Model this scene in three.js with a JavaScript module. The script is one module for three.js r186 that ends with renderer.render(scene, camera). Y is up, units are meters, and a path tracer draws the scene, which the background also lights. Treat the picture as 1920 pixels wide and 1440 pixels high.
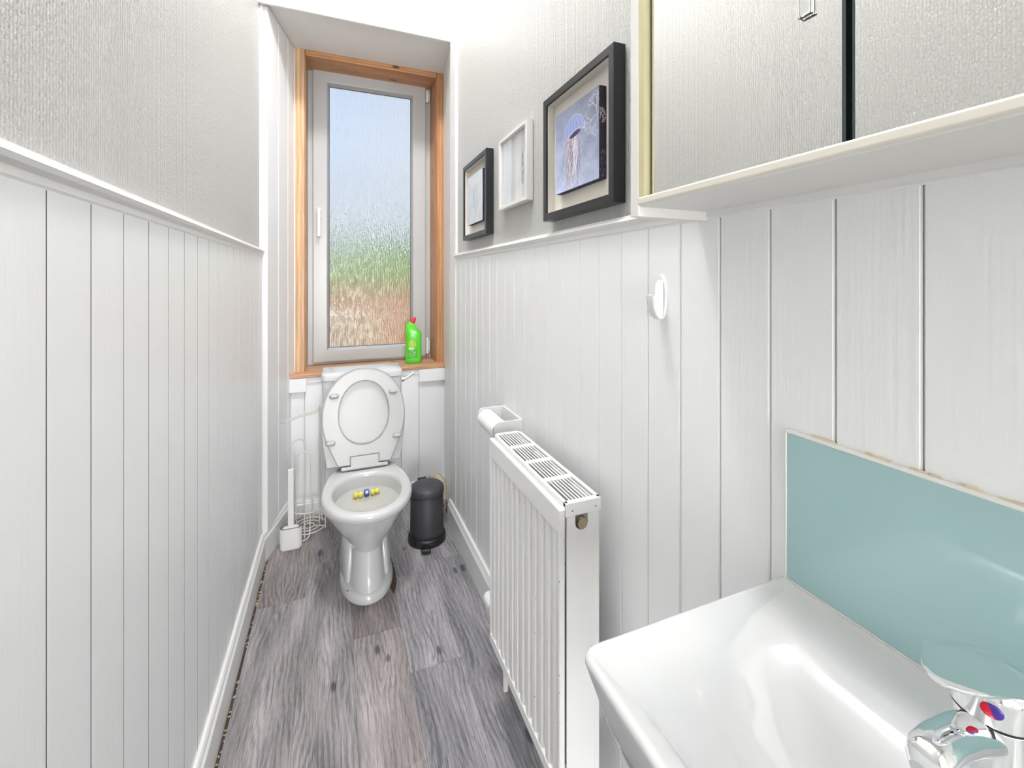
import * as THREE from 'three';
import { RoundedBoxGeometry } from 'three/addons/geometries/RoundedBoxGeometry.js';
import { mergeGeometries, mergeVertices, toCreasedNormals } from 'three/addons/utils/BufferGeometryUtils.js';
import { RectAreaLightUniformsLib } from 'three/addons/lights/RectAreaLightUniformsLib.js';
import { ImprovedNoise } from 'three/addons/math/ImprovedNoise.js';

// ---------------------------------------------------------------- camera, sky, exposure
RectAreaLightUniformsLib.init();
const scene = new THREE.Scene();
const renderer = new THREE.WebGLRenderer({ antialias: true });
renderer.toneMapping = THREE.LinearToneMapping;
renderer.toneMappingExposure = 1.24;
renderer.shadowMap.enabled = true;

const FOCAL = 820, YAW = Math.atan(330 / FOCAL);                     // pixels of a 1920 x 1440 frame
const camera = new THREE.PerspectiveCamera(2 * Math.atan(720 / FOCAL) * 180 / Math.PI, 4 / 3, 0.01, 200);
camera.position.set(0, 1.25, 0);
camera.rotation.y = -YAW;
camera.setViewOffset(1920, 1440, 0, 195, 1920, 1440);                // lens shift keeps the verticals upright
camera.updateProjectionMatrix();

const noise = new ImprovedNoise();
const fbm = (x, y, z, o = 4) => { let s = 0, a = 1, n = 0; for (let i = 0; i < o; i++) { s += a * noise.noise(x, y, z + i * 7.3); n += a; a *= 0.5; x *= 2.03; y *= 2.03; } return s / n; };
let seed = 7;
const rnd = () => { seed = (seed + 0x6d2b79f5) | 0; let t = Math.imul(seed ^ (seed >>> 15), 1 | seed); t = (t + Math.imul(t ^ (t >>> 7), 61 | t)) ^ t; return ((t ^ (t >>> 14)) >>> 0) / 4294967296; };
const lerp = THREE.MathUtils.lerp, clamp = THREE.MathUtils.clamp, smooth = THREE.MathUtils.smoothstep;

{ // a pale blue sky with thin bright cloud
  const W = 512, H = 256, d = new Float32Array(W * H * 4);
  for (let r = 0; r < H; r++) for (let c = 0; c < W; c++) {
    const el = ((r + 0.5) / H - 0.5) * Math.PI, az = (c + 0.5) / W * Math.PI * 2, y = Math.sin(el);
    const x = Math.cos(el) * Math.cos(az), z = Math.cos(el) * Math.sin(az);
    const cloud = smooth(fbm(x * 2.2 + 3, z * 2.2, y * 3 + 1, 4) + 0.12, -0.15, 0.35) * smooth(y, -0.05, 0.12);
    const b = SKY(y), k = (r * W + c) * 4;
    d[k] = lerp(0.62, 0.95, cloud) * b; d[k + 1] = lerp(0.84, 1.0, cloud) * b; d[k + 2] = lerp(1.20, 1.08, cloud) * b; d[k + 3] = 1;
  }
  const t = new THREE.DataTexture(d, W, H, THREE.RGBAFormat, THREE.FloatType);
  t.mapping = THREE.EquirectangularReflectionMapping; t.magFilter = THREE.LinearFilter; t.needsUpdate = true;
  scene.background = t;
}
function SKY(y) { return 0.53 + 0.42 * Math.max(0, y); }
const sun = new THREE.DirectionalLight(new THREE.Color().setRGB(1, 0.95, 0.86), 2.1);   // late sun from behind the house, on the garden only
sun.position.set(4, 9, 8); sun.target.position.set(0, 0, -8); sun.castShadow = true; sun.shadow.mapSize.set(2048, 2048);
Object.assign(sun.shadow.camera, { left: -12, right: 12, top: 12, bottom: -12, near: 1, far: 50 });
scene.add(sun, sun.target);
const ROOM_LAMP = 7.4, HALL_FILL = 14;                              // candela, and the radiance of the added hall fill

// ---------------------------------------------------------------- textures
function dataTex(w, h, fn, srgb = false) {
  const d = new Uint8Array(w * h * 4), o = [0, 0, 0];
  for (let y = 0; y < h; y++) for (let x = 0; x < w; x++) { fn(x, y, o); const k = (y * w + x) * 4; d[k] = clamp(o[0], 0, 255); d[k + 1] = clamp(o[1], 0, 255); d[k + 2] = clamp(o[2], 0, 255); d[k + 3] = 255; }
  const t = new THREE.DataTexture(d, w, h); t.wrapS = t.wrapT = THREE.RepeatWrapping; t.magFilter = THREE.LinearFilter;
  if (srgb) t.colorSpace = THREE.SRGBColorSpace; t.needsUpdate = true; return t;
}
const grey = (o, v) => { o[0] = o[1] = o[2] = v; };
// brushed gloss paint on old boards: long vertical strokes, a few drips and pits. 1 texture = 0.4 m x 1.6 m
const paintBump = dataTex(512, 1024, (x, y, o) => {
  const u = x / 512, v = y / 1024;
  const tile = (f) => lerp(f(u, v), f(u - 1, v), u * u * u);
  let s = 128 + 46 * tile((a, b) => fbm(a * 70, b * 7, 1, 3)) + 60 * tile((a, b) => fbm(a * 9, b * 5, 5, 3)) + 26 * tile((a, b) => fbm(a * 110, b * 90, 9, 2));
  const pit = noise.noise(u * 60, v * 110, 22); if (pit > 0.62) s += 60 * (pit - 0.62) / 0.2;
  grey(o, s);
});
// anaglypta wallpaper: vertical broken reeds, 6.4 mm apart. 1 texture = 0.256 m
const paperBump = dataTex(1024, 1024, (x, y, o) => {
  const u = x / 1024, v = y / 1024;
  const w = u + 0.0045 * (noise.noise(u * 30, v * 26, 3) + 0.6 * noise.noise(u * 60, v * 60, 8));
  const reed = 0.5 + 0.5 * Math.cos(w * 40 * 2 * Math.PI);
  const brk = 0.72 + 0.5 * noise.noise(u * 44, v * 38, 4) + 0.25 * noise.noise(u * 120, v * 120, 6);
  grey(o, 40 + 175 * Math.pow(reed, 0.8) * clamp(brk, 0.15, 1.1) + 16 * noise.noise(u * 200, v * 200, 1));
});
const fineBump = dataTex(256, 256, (x, y, o) => grey(o, 128 + 70 * fbm(x / 9, y / 9, 2, 3)));
// grey washed oak planks, each texture 0.17 m x 1.36 m with its own heart grain and knots
function oakMaps(k) {
  const W = 320, H = 2048, cx = 0.35 + 0.3 * ((k * 0.37) % 1), knots = [];
  for (let i = 0; i < 3; i++) knots.push([0.25 + 0.5 * rnd(), rnd(), 0.02 + 0.018 * rnd()]);
  const f = (x, y) => {
    let u = x / W, v = y / H;
    const L = v * 8;                                                   // along, in plank widths
    let pu = u, ring = 0, dark = 0;
    for (const [ku, kv, kr] of knots) {
      const du = u - ku, dv = (v - kv) * 8 * 0.42, r = Math.sqrt(du * du + dv * dv);
      pu += du / (r + 0.04) * 0.075 * Math.exp(-r * r / 0.03);
      if (r < kr * 2.4) dark = Math.max(dark, smooth(kr * 2.4 - r, 0, kr * 1.6));
    }
    const bend = fbm(L * 0.55, pu * 1.2, k * 13.7, 3);
    const heart = Math.abs(pu - cx + 0.10 * bend) ;
    const cath = Math.sin((heart * 21 + 2.4 * fbm(L * 0.32, 0.5, k * 5 + 2, 2) * (1.3 - heart) * 3.4 + 1.3 * fbm(L * 2, u * 9, k, 3)) * 3.3);
    ring = Math.pow(0.5 + 0.5 * cath, 1.6) * clamp(0.55 + 1.6 * fbm(L * 0.9, u * 3, k + 77, 2), 0, 1);
    const fib = fbm(L * 1.5, u * 110, k * 3.1, 3), pore = fbm(L * 6, u * 200, k * 7.7 + 4, 2), broad = fbm(L * 0.5, u * 2.6, k + 31, 3);
    return { ring, fib, pore, broad, dark };
  };
  const tone = [0.98, 1.0, 0.84, 0.98, 0.90, 1.02][k % 6], warm = [0, 3, 5, -4, 4, -3][k % 6];
  const map = dataTex(W, H, (x, y, o) => {
    const g = f(x, y);
    let s = 164 * tone - 36 * g.ring + 62 * g.fib + 40 * Math.min(0, g.pore + 0.02) * 2.2 + 52 * g.broad - 60 * g.dark;
    o[0] = s * 0.985 + warm; o[1] = s * 0.952 + warm * 0.3; o[2] = s * 0.965 - warm * 0.4;
  }, true);
  return map;
}
// pine: orange varnish, long grain and knots. 0.2 m across x 1.6 m along
function pineMap(k, R, G, B) {
  const kn = [[0.4, 0.2], [0.62, 0.55], [0.3, 0.84]];
  return dataTex(192, 1024, (x, y, o) => {
    const u = x / 192, v = y / 1024; let pu = u, dk = 0;
    for (const [a, b] of kn) { const du = u - a, dv = (v - b) * 4, r = Math.hypot(du, dv); pu += du / (r + 0.03) * 0.06 * Math.exp(-r * r / 0.02); dk = Math.max(dk, smooth(0.07 - r, 0, 0.05)); }
    const g = Math.sin((pu * 24 + 2.2 * fbm(v * 3, pu * 2, k, 3)) * 2.5), s = 1 - 0.13 * (0.5 + 0.5 * g) + 0.14 * fbm(v * 12, u * 60, k + 3, 3) - 0.45 * dk + 0.16 * fbm(v * 3, u * 3, k + 9, 2);
    o[0] = R * s; o[1] = G * Math.pow(s, 1.25); o[2] = B * Math.pow(s, 1.5);
  }, true);
}
// rain-streaked obscure glass: fine wandering vertical runs. 0.474 m x 1.54 m
const glassBump = dataTex(640, 2048, (x, y, o) => {
  const u = x / 640, v = y / 2048;
  const w = u * 38 + 1.3 * fbm(u * 9, v * 13, 3, 3) + 0.35 * fbm(u * 30, v * 60, 13, 2), run = Math.cos(w * 2 * Math.PI);
  const drop = fbm(u * 70, v * 46, 11, 2), bead = fbm(u * 110, v * 150, 17, 2);
  grey(o, 128 + 62 * run * (0.6 + 1.0 * fbm(u * 22, v * 26, 7, 2)) + 46 * drop + 30 * bead);
});

// ---------------------------------------------------------------- materials
const C = (r, g, b) => new THREE.Color().setRGB(r, g, b);            // linear values
const std = (o) => new THREE.MeshStandardMaterial(o), phy = (o) => new THREE.MeshPhysicalMaterial(o);
const M = {
  paint: std({ color: C(0.885, 0.895, 0.90), roughness: 0.33, bumpMap: paintBump, bumpScale: 0.0011 }),
  trim: std({ color: C(0.85, 0.85, 0.84), roughness: 0.35, bumpMap: paintBump, bumpScale: 0.0008 }),
  paper: std({ color: C(0.57, 0.568, 0.55), roughness: 0.34, bumpMap: paperBump, bumpScale: 0.003 }),
  plaster: std({ color: C(0.85, 0.835, 0.80), roughness: 0.85, bumpMap: fineBump, bumpScale: 0.0004 }),
  beige: std({ color: C(0.52, 0.50, 0.465), roughness: 0.7, bumpMap: fineBump, bumpScale: 0.0004 }),
  hall: std({ color: C(0.82, 0.80, 0.76), roughness: 0.85 }),
  carpet: std({ color: C(0.30, 0.27, 0.24), roughness: 0.95 }),
  under: std({ color: C(0.06, 0.045, 0.04), roughness: 0.9 }),
  china: phy({ color: C(0.63, 0.635, 0.64), roughness: 0.12, clearcoat: 0.6, clearcoatRoughness: 0.05 }),
  seat: std({ color: C(0.445, 0.445, 0.44), roughness: 0.28 }),
  chrome: std({ color: C(0.88, 0.89, 0.90), roughness: 0.05, metalness: 1 }),
  steel: std({ color: C(0.55, 0.55, 0.56), roughness: 0.3, metalness: 1 }),
  brass: std({ color: C(0.42, 0.34, 0.24), roughness: 0.35, metalness: 0.9 }),
  blackRing: std({ color: C(0.012, 0.012, 0.014), roughness: 0.4 }),
  upvc: std({ color: C(0.49, 0.49, 0.49), roughness: 0.25 }),
  gasket: std({ color: C(0.10, 0.10, 0.12), roughness: 0.6 }),
  radiator: std({ color: C(0.87, 0.87, 0.86), roughness: 0.3 }),
  radDark: std({ color: C(0.045, 0.043, 0.045), roughness: 0.8 }),
  radGrey: std({ color: C(0.13, 0.13, 0.14), roughness: 0.6 }),
  whitePlastic: std({ color: C(0.84, 0.84, 0.835), roughness: 0.3 }),
  paperRoll: std({ color: C(0.86, 0.86, 0.85), roughness: 0.9, bumpMap: fineBump, bumpScale: 0.0004 }),
  wire: std({ color: C(0.74, 0.71, 0.66), roughness: 0.4 }),
  greyPlastic: std({ color: C(0.22, 0.23, 0.26), roughness: 0.5 }),
  bin: std({ color: C(0.034, 0.035, 0.039), roughness: 0.5, bumpMap: fineBump, bumpScale: 0.0002 }),
  binLid: std({ color: C(0.05, 0.051, 0.06), roughness: 0.48, bumpMap: fineBump, bumpScale: 0.0002 }),
  binBase: std({ color: C(0.012, 0.012, 0.013), roughness: 0.4 }),
  frameBlack: std({ color: C(0.016, 0.018, 0.022), roughness: 0.3 }),
  frameWhite: std({ color: C(0.78, 0.76, 0.73), roughness: 0.35 }),
  mat: std({ color: C(0.74, 0.70, 0.64), roughness: 0.9 }),
  artEdge: std({ color: C(0.022, 0.018, 0.035), roughness: 0.7 }),
  mirror: std({ color: C(0.88, 0.885, 0.87), roughness: 0.015, metalness: 1 }),
  mirrorEdge: std({ color: C(0.02, 0.035, 0.04), roughness: 0.15 }),
  cabinet: std({ color: C(0.80, 0.79, 0.76), roughness: 0.45, bumpMap: fineBump, bumpScale: 0.0002 }),
  cabinetTrim: std({ color: C(0.80, 0.77, 0.68), roughness: 0.5 }),
  channel: std({ color: C(0.62, 0.56, 0.34), roughness: 0.5 }),
  groove: std({ color: C(0.17, 0.15, 0.145), roughness: 0.8 }),  // shade and grime of the grooves, put into the board edge colour
  rust: std({ color: C(0.22, 0.12, 0.06), roughness: 0.9 }),
  splash: phy({ color: C(0.36, 0.56, 0.565), roughness: 0.22, clearcoat: 1, clearcoatRoughness: 0.02 }),
  silicone: std({ color: C(0.82, 0.81, 0.78), roughness: 0.5 }),
  stainedSilicone: std({ color: C(0.74, 0.63, 0.47), roughness: 0.7 }),
  clear: phy({ color: C(0.95, 0.97, 0.98), roughness: 0.05, transmission: 1, thickness: 0.004, ior: 1.49 }),
  pane: phy({ color: C(1, 1, 1), roughness: 0.0, transmission: 1, thickness: 0 }),
  obscure: phy({ color: C(0.97, 0.985, 0.99), roughness: 0.22, transmission: 1, thickness: 0.006, ior: 1.5, bumpMap: glassBump, bumpScale: 0.0021 }),
  water: phy({ color: C(0.60, 0.60, 0.56), roughness: 0.03, transmission: 0.3, thickness: 0.05, ior: 1.33 }),
  pineLight: std({ map: pineMap(1, 220, 180, 140), roughness: 0.42 }),
  pineDark: std({ map: pineMap(5, 200, 148, 104), roughness: 0.4 }),
  pineSill: std({ map: pineMap(8, 212, 165, 128), roughness: 0.4 }),
  bottle: phy({ color: C(0.10, 0.66, 0.025), roughness: 0.25, clearcoat: 0.3 }),
  cap: std({ color: C(0.72, 0.012, 0.035), roughness: 0.35 }),
  blockYellow: std({ color: C(0.80, 0.70, 0.10), roughness: 0.4 }),
  blockBlue: std({ color: C(0.05, 0.10, 0.45), roughness: 0.4 }),
  red: std({ color: C(0.66, 0.004, 0.03), roughness: 0.2 }),
  blue: std({ color: C(0.05, 0.025, 0.26), roughness: 0.2 }),
  lagging: std({ color: C(0.52, 0.43, 0.33), roughness: 0.95, bumpMap: fineBump, bumpScale: 0.004 }),
  stain: std({ color: C(0.075, 0.048, 0.03), roughness: 0.8 }),
  crumb: std({ color: C(0.48, 0.40, 0.20), roughness: 0.9 }),
  leaf: std({ color: C(0.115, 0.215, 0.008), roughness: 0.9 }),
  leafDark: std({ color: C(0.09, 0.16, 0.06), roughness: 0.9 }),
  brick: std({ color: C(0.38, 0.15, 0.06), roughness: 0.9 }),
  render: std({ color: C(0.66, 0.60, 0.44), roughness: 0.9 }),
  paving: std({ color: C(0.44, 0.22, 0.09), roughness: 0.95 }),
};
const oak = [0, 1, 2, 3, 4, 5].map((k) => std({ map: oakMaps(k), roughness: 0.40, bumpMap: fineBump, bumpScale: 0.0002 }));

// ---------------------------------------------------------------- helpers
const names = {};
const numbered = (n) => { const k = names[n] = (names[n] ?? -1) + 1; return k ? n + '_' + String(k).padStart(3, '0') : n; };
function uvBox(g, s = 1, ou = 0, ov = 0) {                            // uv in metres by the way each face points: across, up
  if (g.index) g = g.toNonIndexed();
  if (!g.attributes.normal) g.computeVertexNormals();
  const p = g.attributes.position, n = g.attributes.normal, uv = new Float32Array(p.count * 2);
  for (let i = 0; i < p.count; i++) {
    const ax = Math.abs(n.getX(i)), ay = Math.abs(n.getY(i)), az = Math.abs(n.getZ(i));
    const a = ax > ay && ax > az ? p.getZ(i) : p.getX(i), b = ay >= ax && ay >= az ? p.getZ(i) : p.getY(i);
    uv[i * 2] = a * s + ou; uv[i * 2 + 1] = b * s + ov;
  }
  g.setAttribute('uv', new THREE.BufferAttribute(uv, 2)); return g;
}
function scaleUV(g, su, sv, ou = 0, ov = 0) { const a = g.attributes.uv; for (let i = 0; i < a.count; i++) a.setXY(i, a.getX(i) * su + ou, a.getY(i) * sv + ov); return g; }
const box = (x0, x1, y0, y1, z0, z1) => new THREE.BoxGeometry(x1 - x0, y1 - y0, z1 - z0).translate((x0 + x1) / 2, (y0 + y1) / 2, (z0 + z1) / 2).toNonIndexed();
const rbox = (x0, x1, y0, y1, z0, z1, r = 0.002, seg = 2) => new RoundedBoxGeometry(x1 - x0, y1 - y0, z1 - z0, seg, Math.min(r, (x1 - x0) / 2.01, (y1 - y0) / 2.01, (z1 - z0) / 2.01)).translate((x0 + x1) / 2, (y0 + y1) / 2, (z0 + z1) / 2);
function norm(g) { g = g.index ? g.toNonIndexed() : g; for (const k of Object.keys(g.attributes)) if (!['position', 'normal', 'uv'].includes(k)) g.deleteAttribute(k); return g; }
const merge = (...gs) => mergeGeometries(gs.flat().map(norm), false);
function part(name, g, m, parent) { const o = new THREE.Mesh(g, m); o.name = name; o.castShadow = o.receiveShadow = true; parent.add(o); return o; }
function thing(name, label, category, at = [0, 0, 0], group) { const o = new THREE.Group(); o.name = numbered(name); o.position.set(...at); o.userData = { label, category }; if (group) o.userData.group = group; scene.add(o); return o; }
function single(name, label, category, g, m) { const o = part(numbered(name), g, m, scene); o.userData = { label, category }; return o; }
function struct(name, g, m, label, category) { const o = part(name, g, m, scene); o.userData = { kind: 'structure', label, category }; return o; }
function structGroup(name, label, category) { const o = new THREE.Group(); o.name = name; o.userData = { kind: 'structure', label, category }; scene.add(o); return o; }
const V3 = (x, y, z) => new THREE.Vector3(x, y, z);
const tube = (pts, r, seg = 24, closed = false, rs = 8) => new THREE.TubeGeometry(new THREE.CatmullRomCurve3(pts.map((p) => V3(...p)), closed, 'centripetal'), seg, r, rs, closed);
const torus = (R, r, x, y, z) => new THREE.TorusGeometry(R, r, 8, 40).rotateX(Math.PI / 2).translate(x, y, z);
const cyl = (r0, r1, h, x, y, z, seg = 24) => new THREE.CylinderGeometry(r0, r1, h, seg).translate(x, y, z);
const lathe = (pts, seg = 40) => new THREE.LatheGeometry(pts.map(([r, y]) => new THREE.Vector2(r, y)), seg);
const capsule = (r, l, x, y, z, axis = 'x') => { const g = new THREE.CapsuleGeometry(r, l, 4, 10); if (axis === 'x') g.rotateZ(Math.PI / 2); if (axis === 'z') g.rotateX(Math.PI / 2); return g.translate(x, y, z); };
// closed rings of points joined into one smooth skin
function loft(rings, capA = false, capB = false) {
  const n = rings[0].length, pos = [], idx = [];
  for (const r of rings) for (const p of r) pos.push(p[0], p[1], p[2]);
  for (let i = 0; i < rings.length - 1; i++) for (let j = 0; j < n; j++) { const a = i * n + j, b = i * n + (j + 1) % n, c = a + n, d = b + n; idx.push(a, c, b, b, c, d); }
  const cap = (r, flip) => { const k = pos.length / 3, m = [0, 0, 0]; for (const p of r) for (let i = 0; i < 3; i++) m[i] += p[i] / n; pos.push(...m); for (const p of r) pos.push(...p); for (let j = 0; j < n; j++) { const a = k + 1 + j, b = k + 1 + (j + 1) % n; flip ? idx.push(k, a, b) : idx.push(k, b, a); } };
  if (capA) cap(rings[0], true); if (capB) cap(rings[rings.length - 1], false);
  const g = new THREE.BufferGeometry(); g.setAttribute('position', new THREE.Float32BufferAttribute(pos, 3)); g.setIndex(idx); g.computeVertexNormals();
  g.setAttribute('uv', new THREE.BufferAttribute(new Float32Array(pos.length / 3 * 2), 2));
  return g;
}
// egg outline in plan: front towards +z, squarer back
function egg(cx, hw, zf, zc, zb, y, n = 64, eb = 2.4, ef = 2.0) {
  const out = [];
  for (let i = 0; i < n; i++) {
    const a = i / n * Math.PI * 2, s = Math.sin(a), c = Math.cos(a), e = c > 0 ? ef : eb;
    out.push([cx + hw * Math.sign(s) * Math.pow(Math.abs(s), 2 / e), y, zc + (c > 0 ? zf - zc : zc - zb) * Math.sign(c) * Math.pow(Math.abs(c), 2 / e)]);
  }
  return out;
}
function extrude(pts, depth, bevel = 0, holes = [], seg = 2) {
  const s = new THREE.Shape(pts.map(([x, y]) => new THREE.Vector2(x, y)));
  for (const h of holes) s.holes.push(new THREE.Path(h.map(([x, y]) => new THREE.Vector2(x, y))));
  return new THREE.ExtrudeGeometry(s, { depth, bevelEnabled: bevel > 0, bevelThickness: bevel, bevelSize: bevel, bevelOffset: -bevel, bevelSegments: seg, curveSegments: 24 });
}
// a moulding: profile [(out, up)] swept along a straight run from a to b (in plan), standing out to the side given by 'side' (unit x,z)
function moulding(profile, a, b, side) {
  const rings = [a, b].map(([x, z]) => profile.map(([o, u]) => [x + side[0] * o, u, z + side[1] * o]));
  let g = loft(rings, true, true); g = toCreasedNormals(g.toNonIndexed(), 0.5); return uvBox(g, 2.5);
}

// ---------------------------------------------------------------- the room
const XL = -0.318, XR = 0.558, CEIL = 3.5, BACK = 0.62;
const bw = (g) => uvBox(g, 1 / 0.256);
const wallLeft = struct('wall_left', bw(box(XL - 0.14, XL, 0, CEIL, -2.30, BACK)), M.paper, 'left wall with ribbed silver-white wallpaper above white boarding', 'wall');
const wallRight = struct('wall_right', bw(box(XR, XR + 0.14, 0, CEIL, -2.2, BACK)), M.paper, 'right wall with ribbed cream wallpaper above white boarding', 'wall');
const wallEnd = struct('wall_end', uvBox(merge(
  box(-0.46, 0.75, 0, 0.735, -2.95, -2.56), box(-0.46, 0.75, 2.49, 2.56, -2.95, -2.215),
  box(-0.46, -0.20, 0.7, 2.5, -2.95, -2.6), box(0.597, 0.75, 0.7, 2.5, -2.95, -2.6)), 2.5), M.trim, 'white end wall around and below the window', 'wall');
struct('wall_end_upper', uvBox(box(-0.46, 0.75, 2.56, CEIL, -2.95, -2.215), 1), M.beige, 'beige wall above the window head', 'wall');
const prism = (pts, y0, y1) => { const g = extrude(pts.map(([x, z]) => [x, -z]), y1 - y0).rotateX(-Math.PI / 2).translate(0, y0, 0); return uvBox(g, 2.5); };
const wallSplayL = struct('wall_splay_left', prism([[-0.458, -2.24], [-0.295, -2.24], [-0.213, -2.62], [-0.458, -2.62]], 0, 2.6), M.paint, 'white boarded window ingo beside the left wall', 'wall');
const wallSplayR = struct('wall_splay_right', prism([[0.556, -2.19], [0.70, -2.19], [0.70, -2.62], [0.602, -2.62]], 0, 2.6), M.trim, 'white window ingo beside the right wall', 'wall');
struct('wall_back', bw(merge(box(-0.46, -0.26, 0, CEIL, BACK, BACK + 0.1), box(0.52, 0.70, 0, CEIL, BACK, BACK + 0.1), box(-0.26, 0.52, 2.35, CEIL, BACK, BACK + 0.1))), M.paper, 'wall behind the camera with the open doorway', 'wall');
struct('ceiling', uvBox(box(-0.46, 0.75, CEIL, CEIL + 0.1, -2.95, BACK + 0.1), 1), M.plaster, 'plain cream ceiling', 'ceiling');
// hall beyond the doorway, behind the camera
const HZ = 4.2;
struct('wall_hall', uvBox(merge(box(-1.3, -1.2, 0, 2.9, BACK, HZ), box(1.4, 1.5, 0, 2.9, BACK, HZ), box(-1.3, 1.5, 0, 2.9, HZ, HZ + 0.1),
  box(-1.2, -0.46, 0, 2.9, BACK, BACK + 0.1), box(0.70, 1.4, 0, 2.9, BACK, BACK + 0.1)), 1), M.hall, 'pale walls of the hall behind the camera', 'wall');
struct('ceiling_hall', uvBox(box(-1.3, 1.5, 2.9, 3.0, BACK + 0.1, HZ + 0.1), 1), M.plaster, 'hall ceiling behind the camera', 'ceiling');
struct('floor_hall', uvBox(box(-1.3, 1.5, -0.06, 0, BACK, HZ + 0.1), 1), M.carpet, 'hall carpet behind the camera', 'floor');

// floor: a dark subfloor with grey oak-look planks
const floor = structGroup('floor', 'grey washed oak-look plank floor', 'floor');
part('subfloor', uvBox(box(-0.46, 0.75, -0.06, -0.0045, -2.95, BACK), 1), M.under, floor);
{
  const L = 1.22, cols = [[-0.281, -0.11, -1.90, 4, 0], [-0.11, 0.055, -1.15, 0, 3], [0.055, 0.22, -1.615, 2, 1], [0.22, 0.385, -1.41, 5, 3], [0.385, 0.551, -0.72, 3, 4]];
  let k = 0;
  for (const [x0, x1, j, far, near] of cols) {
    let z1 = j; while (z1 < BACK) z1 += L;
    for (let n = 0; z1 > -2.56; z1 -= L, n++) {
      const a = Math.max(z1 - L, -2.558), b = Math.min(z1, BACK); if (b - a < 0.02) continue;
      const g = new THREE.BoxGeometry(x1 - x0 - 0.0006, 0.005, b - a - 0.0006).translate((x0 + x1) / 2, -0.0025, (a + b) / 2);
      const p = g.attributes.position, uv = g.attributes.uv;
      for (let i = 0; i < p.count; i++) uv.setXY(i, (p.getX(i) - x0) / 0.171, (z1 - p.getZ(i)) / 1.36 + 0.05 * k);
      part(k ? 'plank_' + String(k).padStart(3, '0') : 'plank', g, oak[z1 < j + 0.01 ? far : near], floor); k++;
    }
  }
  // brown dried residue beside the toilet foot
  const s = []; const ctr = [[0.213, -1.79], [0.228, -1.83], [0.234, -1.89], [0.236, -1.96], [0.228, -2.03], [0.205, -2.06], [0.19, -1.98], [0.195, -1.88]];
  for (let i = 0; i < ctr.length; i++) { const [x, z] = ctr[i], [x2, z2] = ctr[(i + 1) % ctr.length]; for (let t = 0; t < 6; t++) s.push([lerp(x, x2, t / 6) + 0.006 * (rnd() - 0.5), -lerp(z, z2, t / 6) + 0.008 * (rnd() - 0.5)]); }
  part('stain', extrude(s, 0.0008).rotateX(-Math.PI / 2).translate(0, 0.0001, 0), M.stain, floor);
}
// crumbs of old filler along the left skirting
{
  const gs = [];
  for (let i = 0; i < 70; i++) { const z = -1.25 - rnd() * 0.95, r = 0.0015 + 0.004 * rnd() * rnd(); if (z > -1.72 && z < -1.5 && rnd() < 0.8) continue; gs.push(new THREE.IcosahedronGeometry(r, 0).scale(1, 0.7, 1.5).rotateY(rnd() * 3).translate(-0.285 + 0.006 * (rnd() - 0.3), r * 0.35 - 0.002, z)); }
  const o = part('debris', merge(gs), M.crumb, scene); o.userData = { kind: 'stuff', label: 'crumbs of old filler along the left skirting board', category: 'debris' };
}

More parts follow.
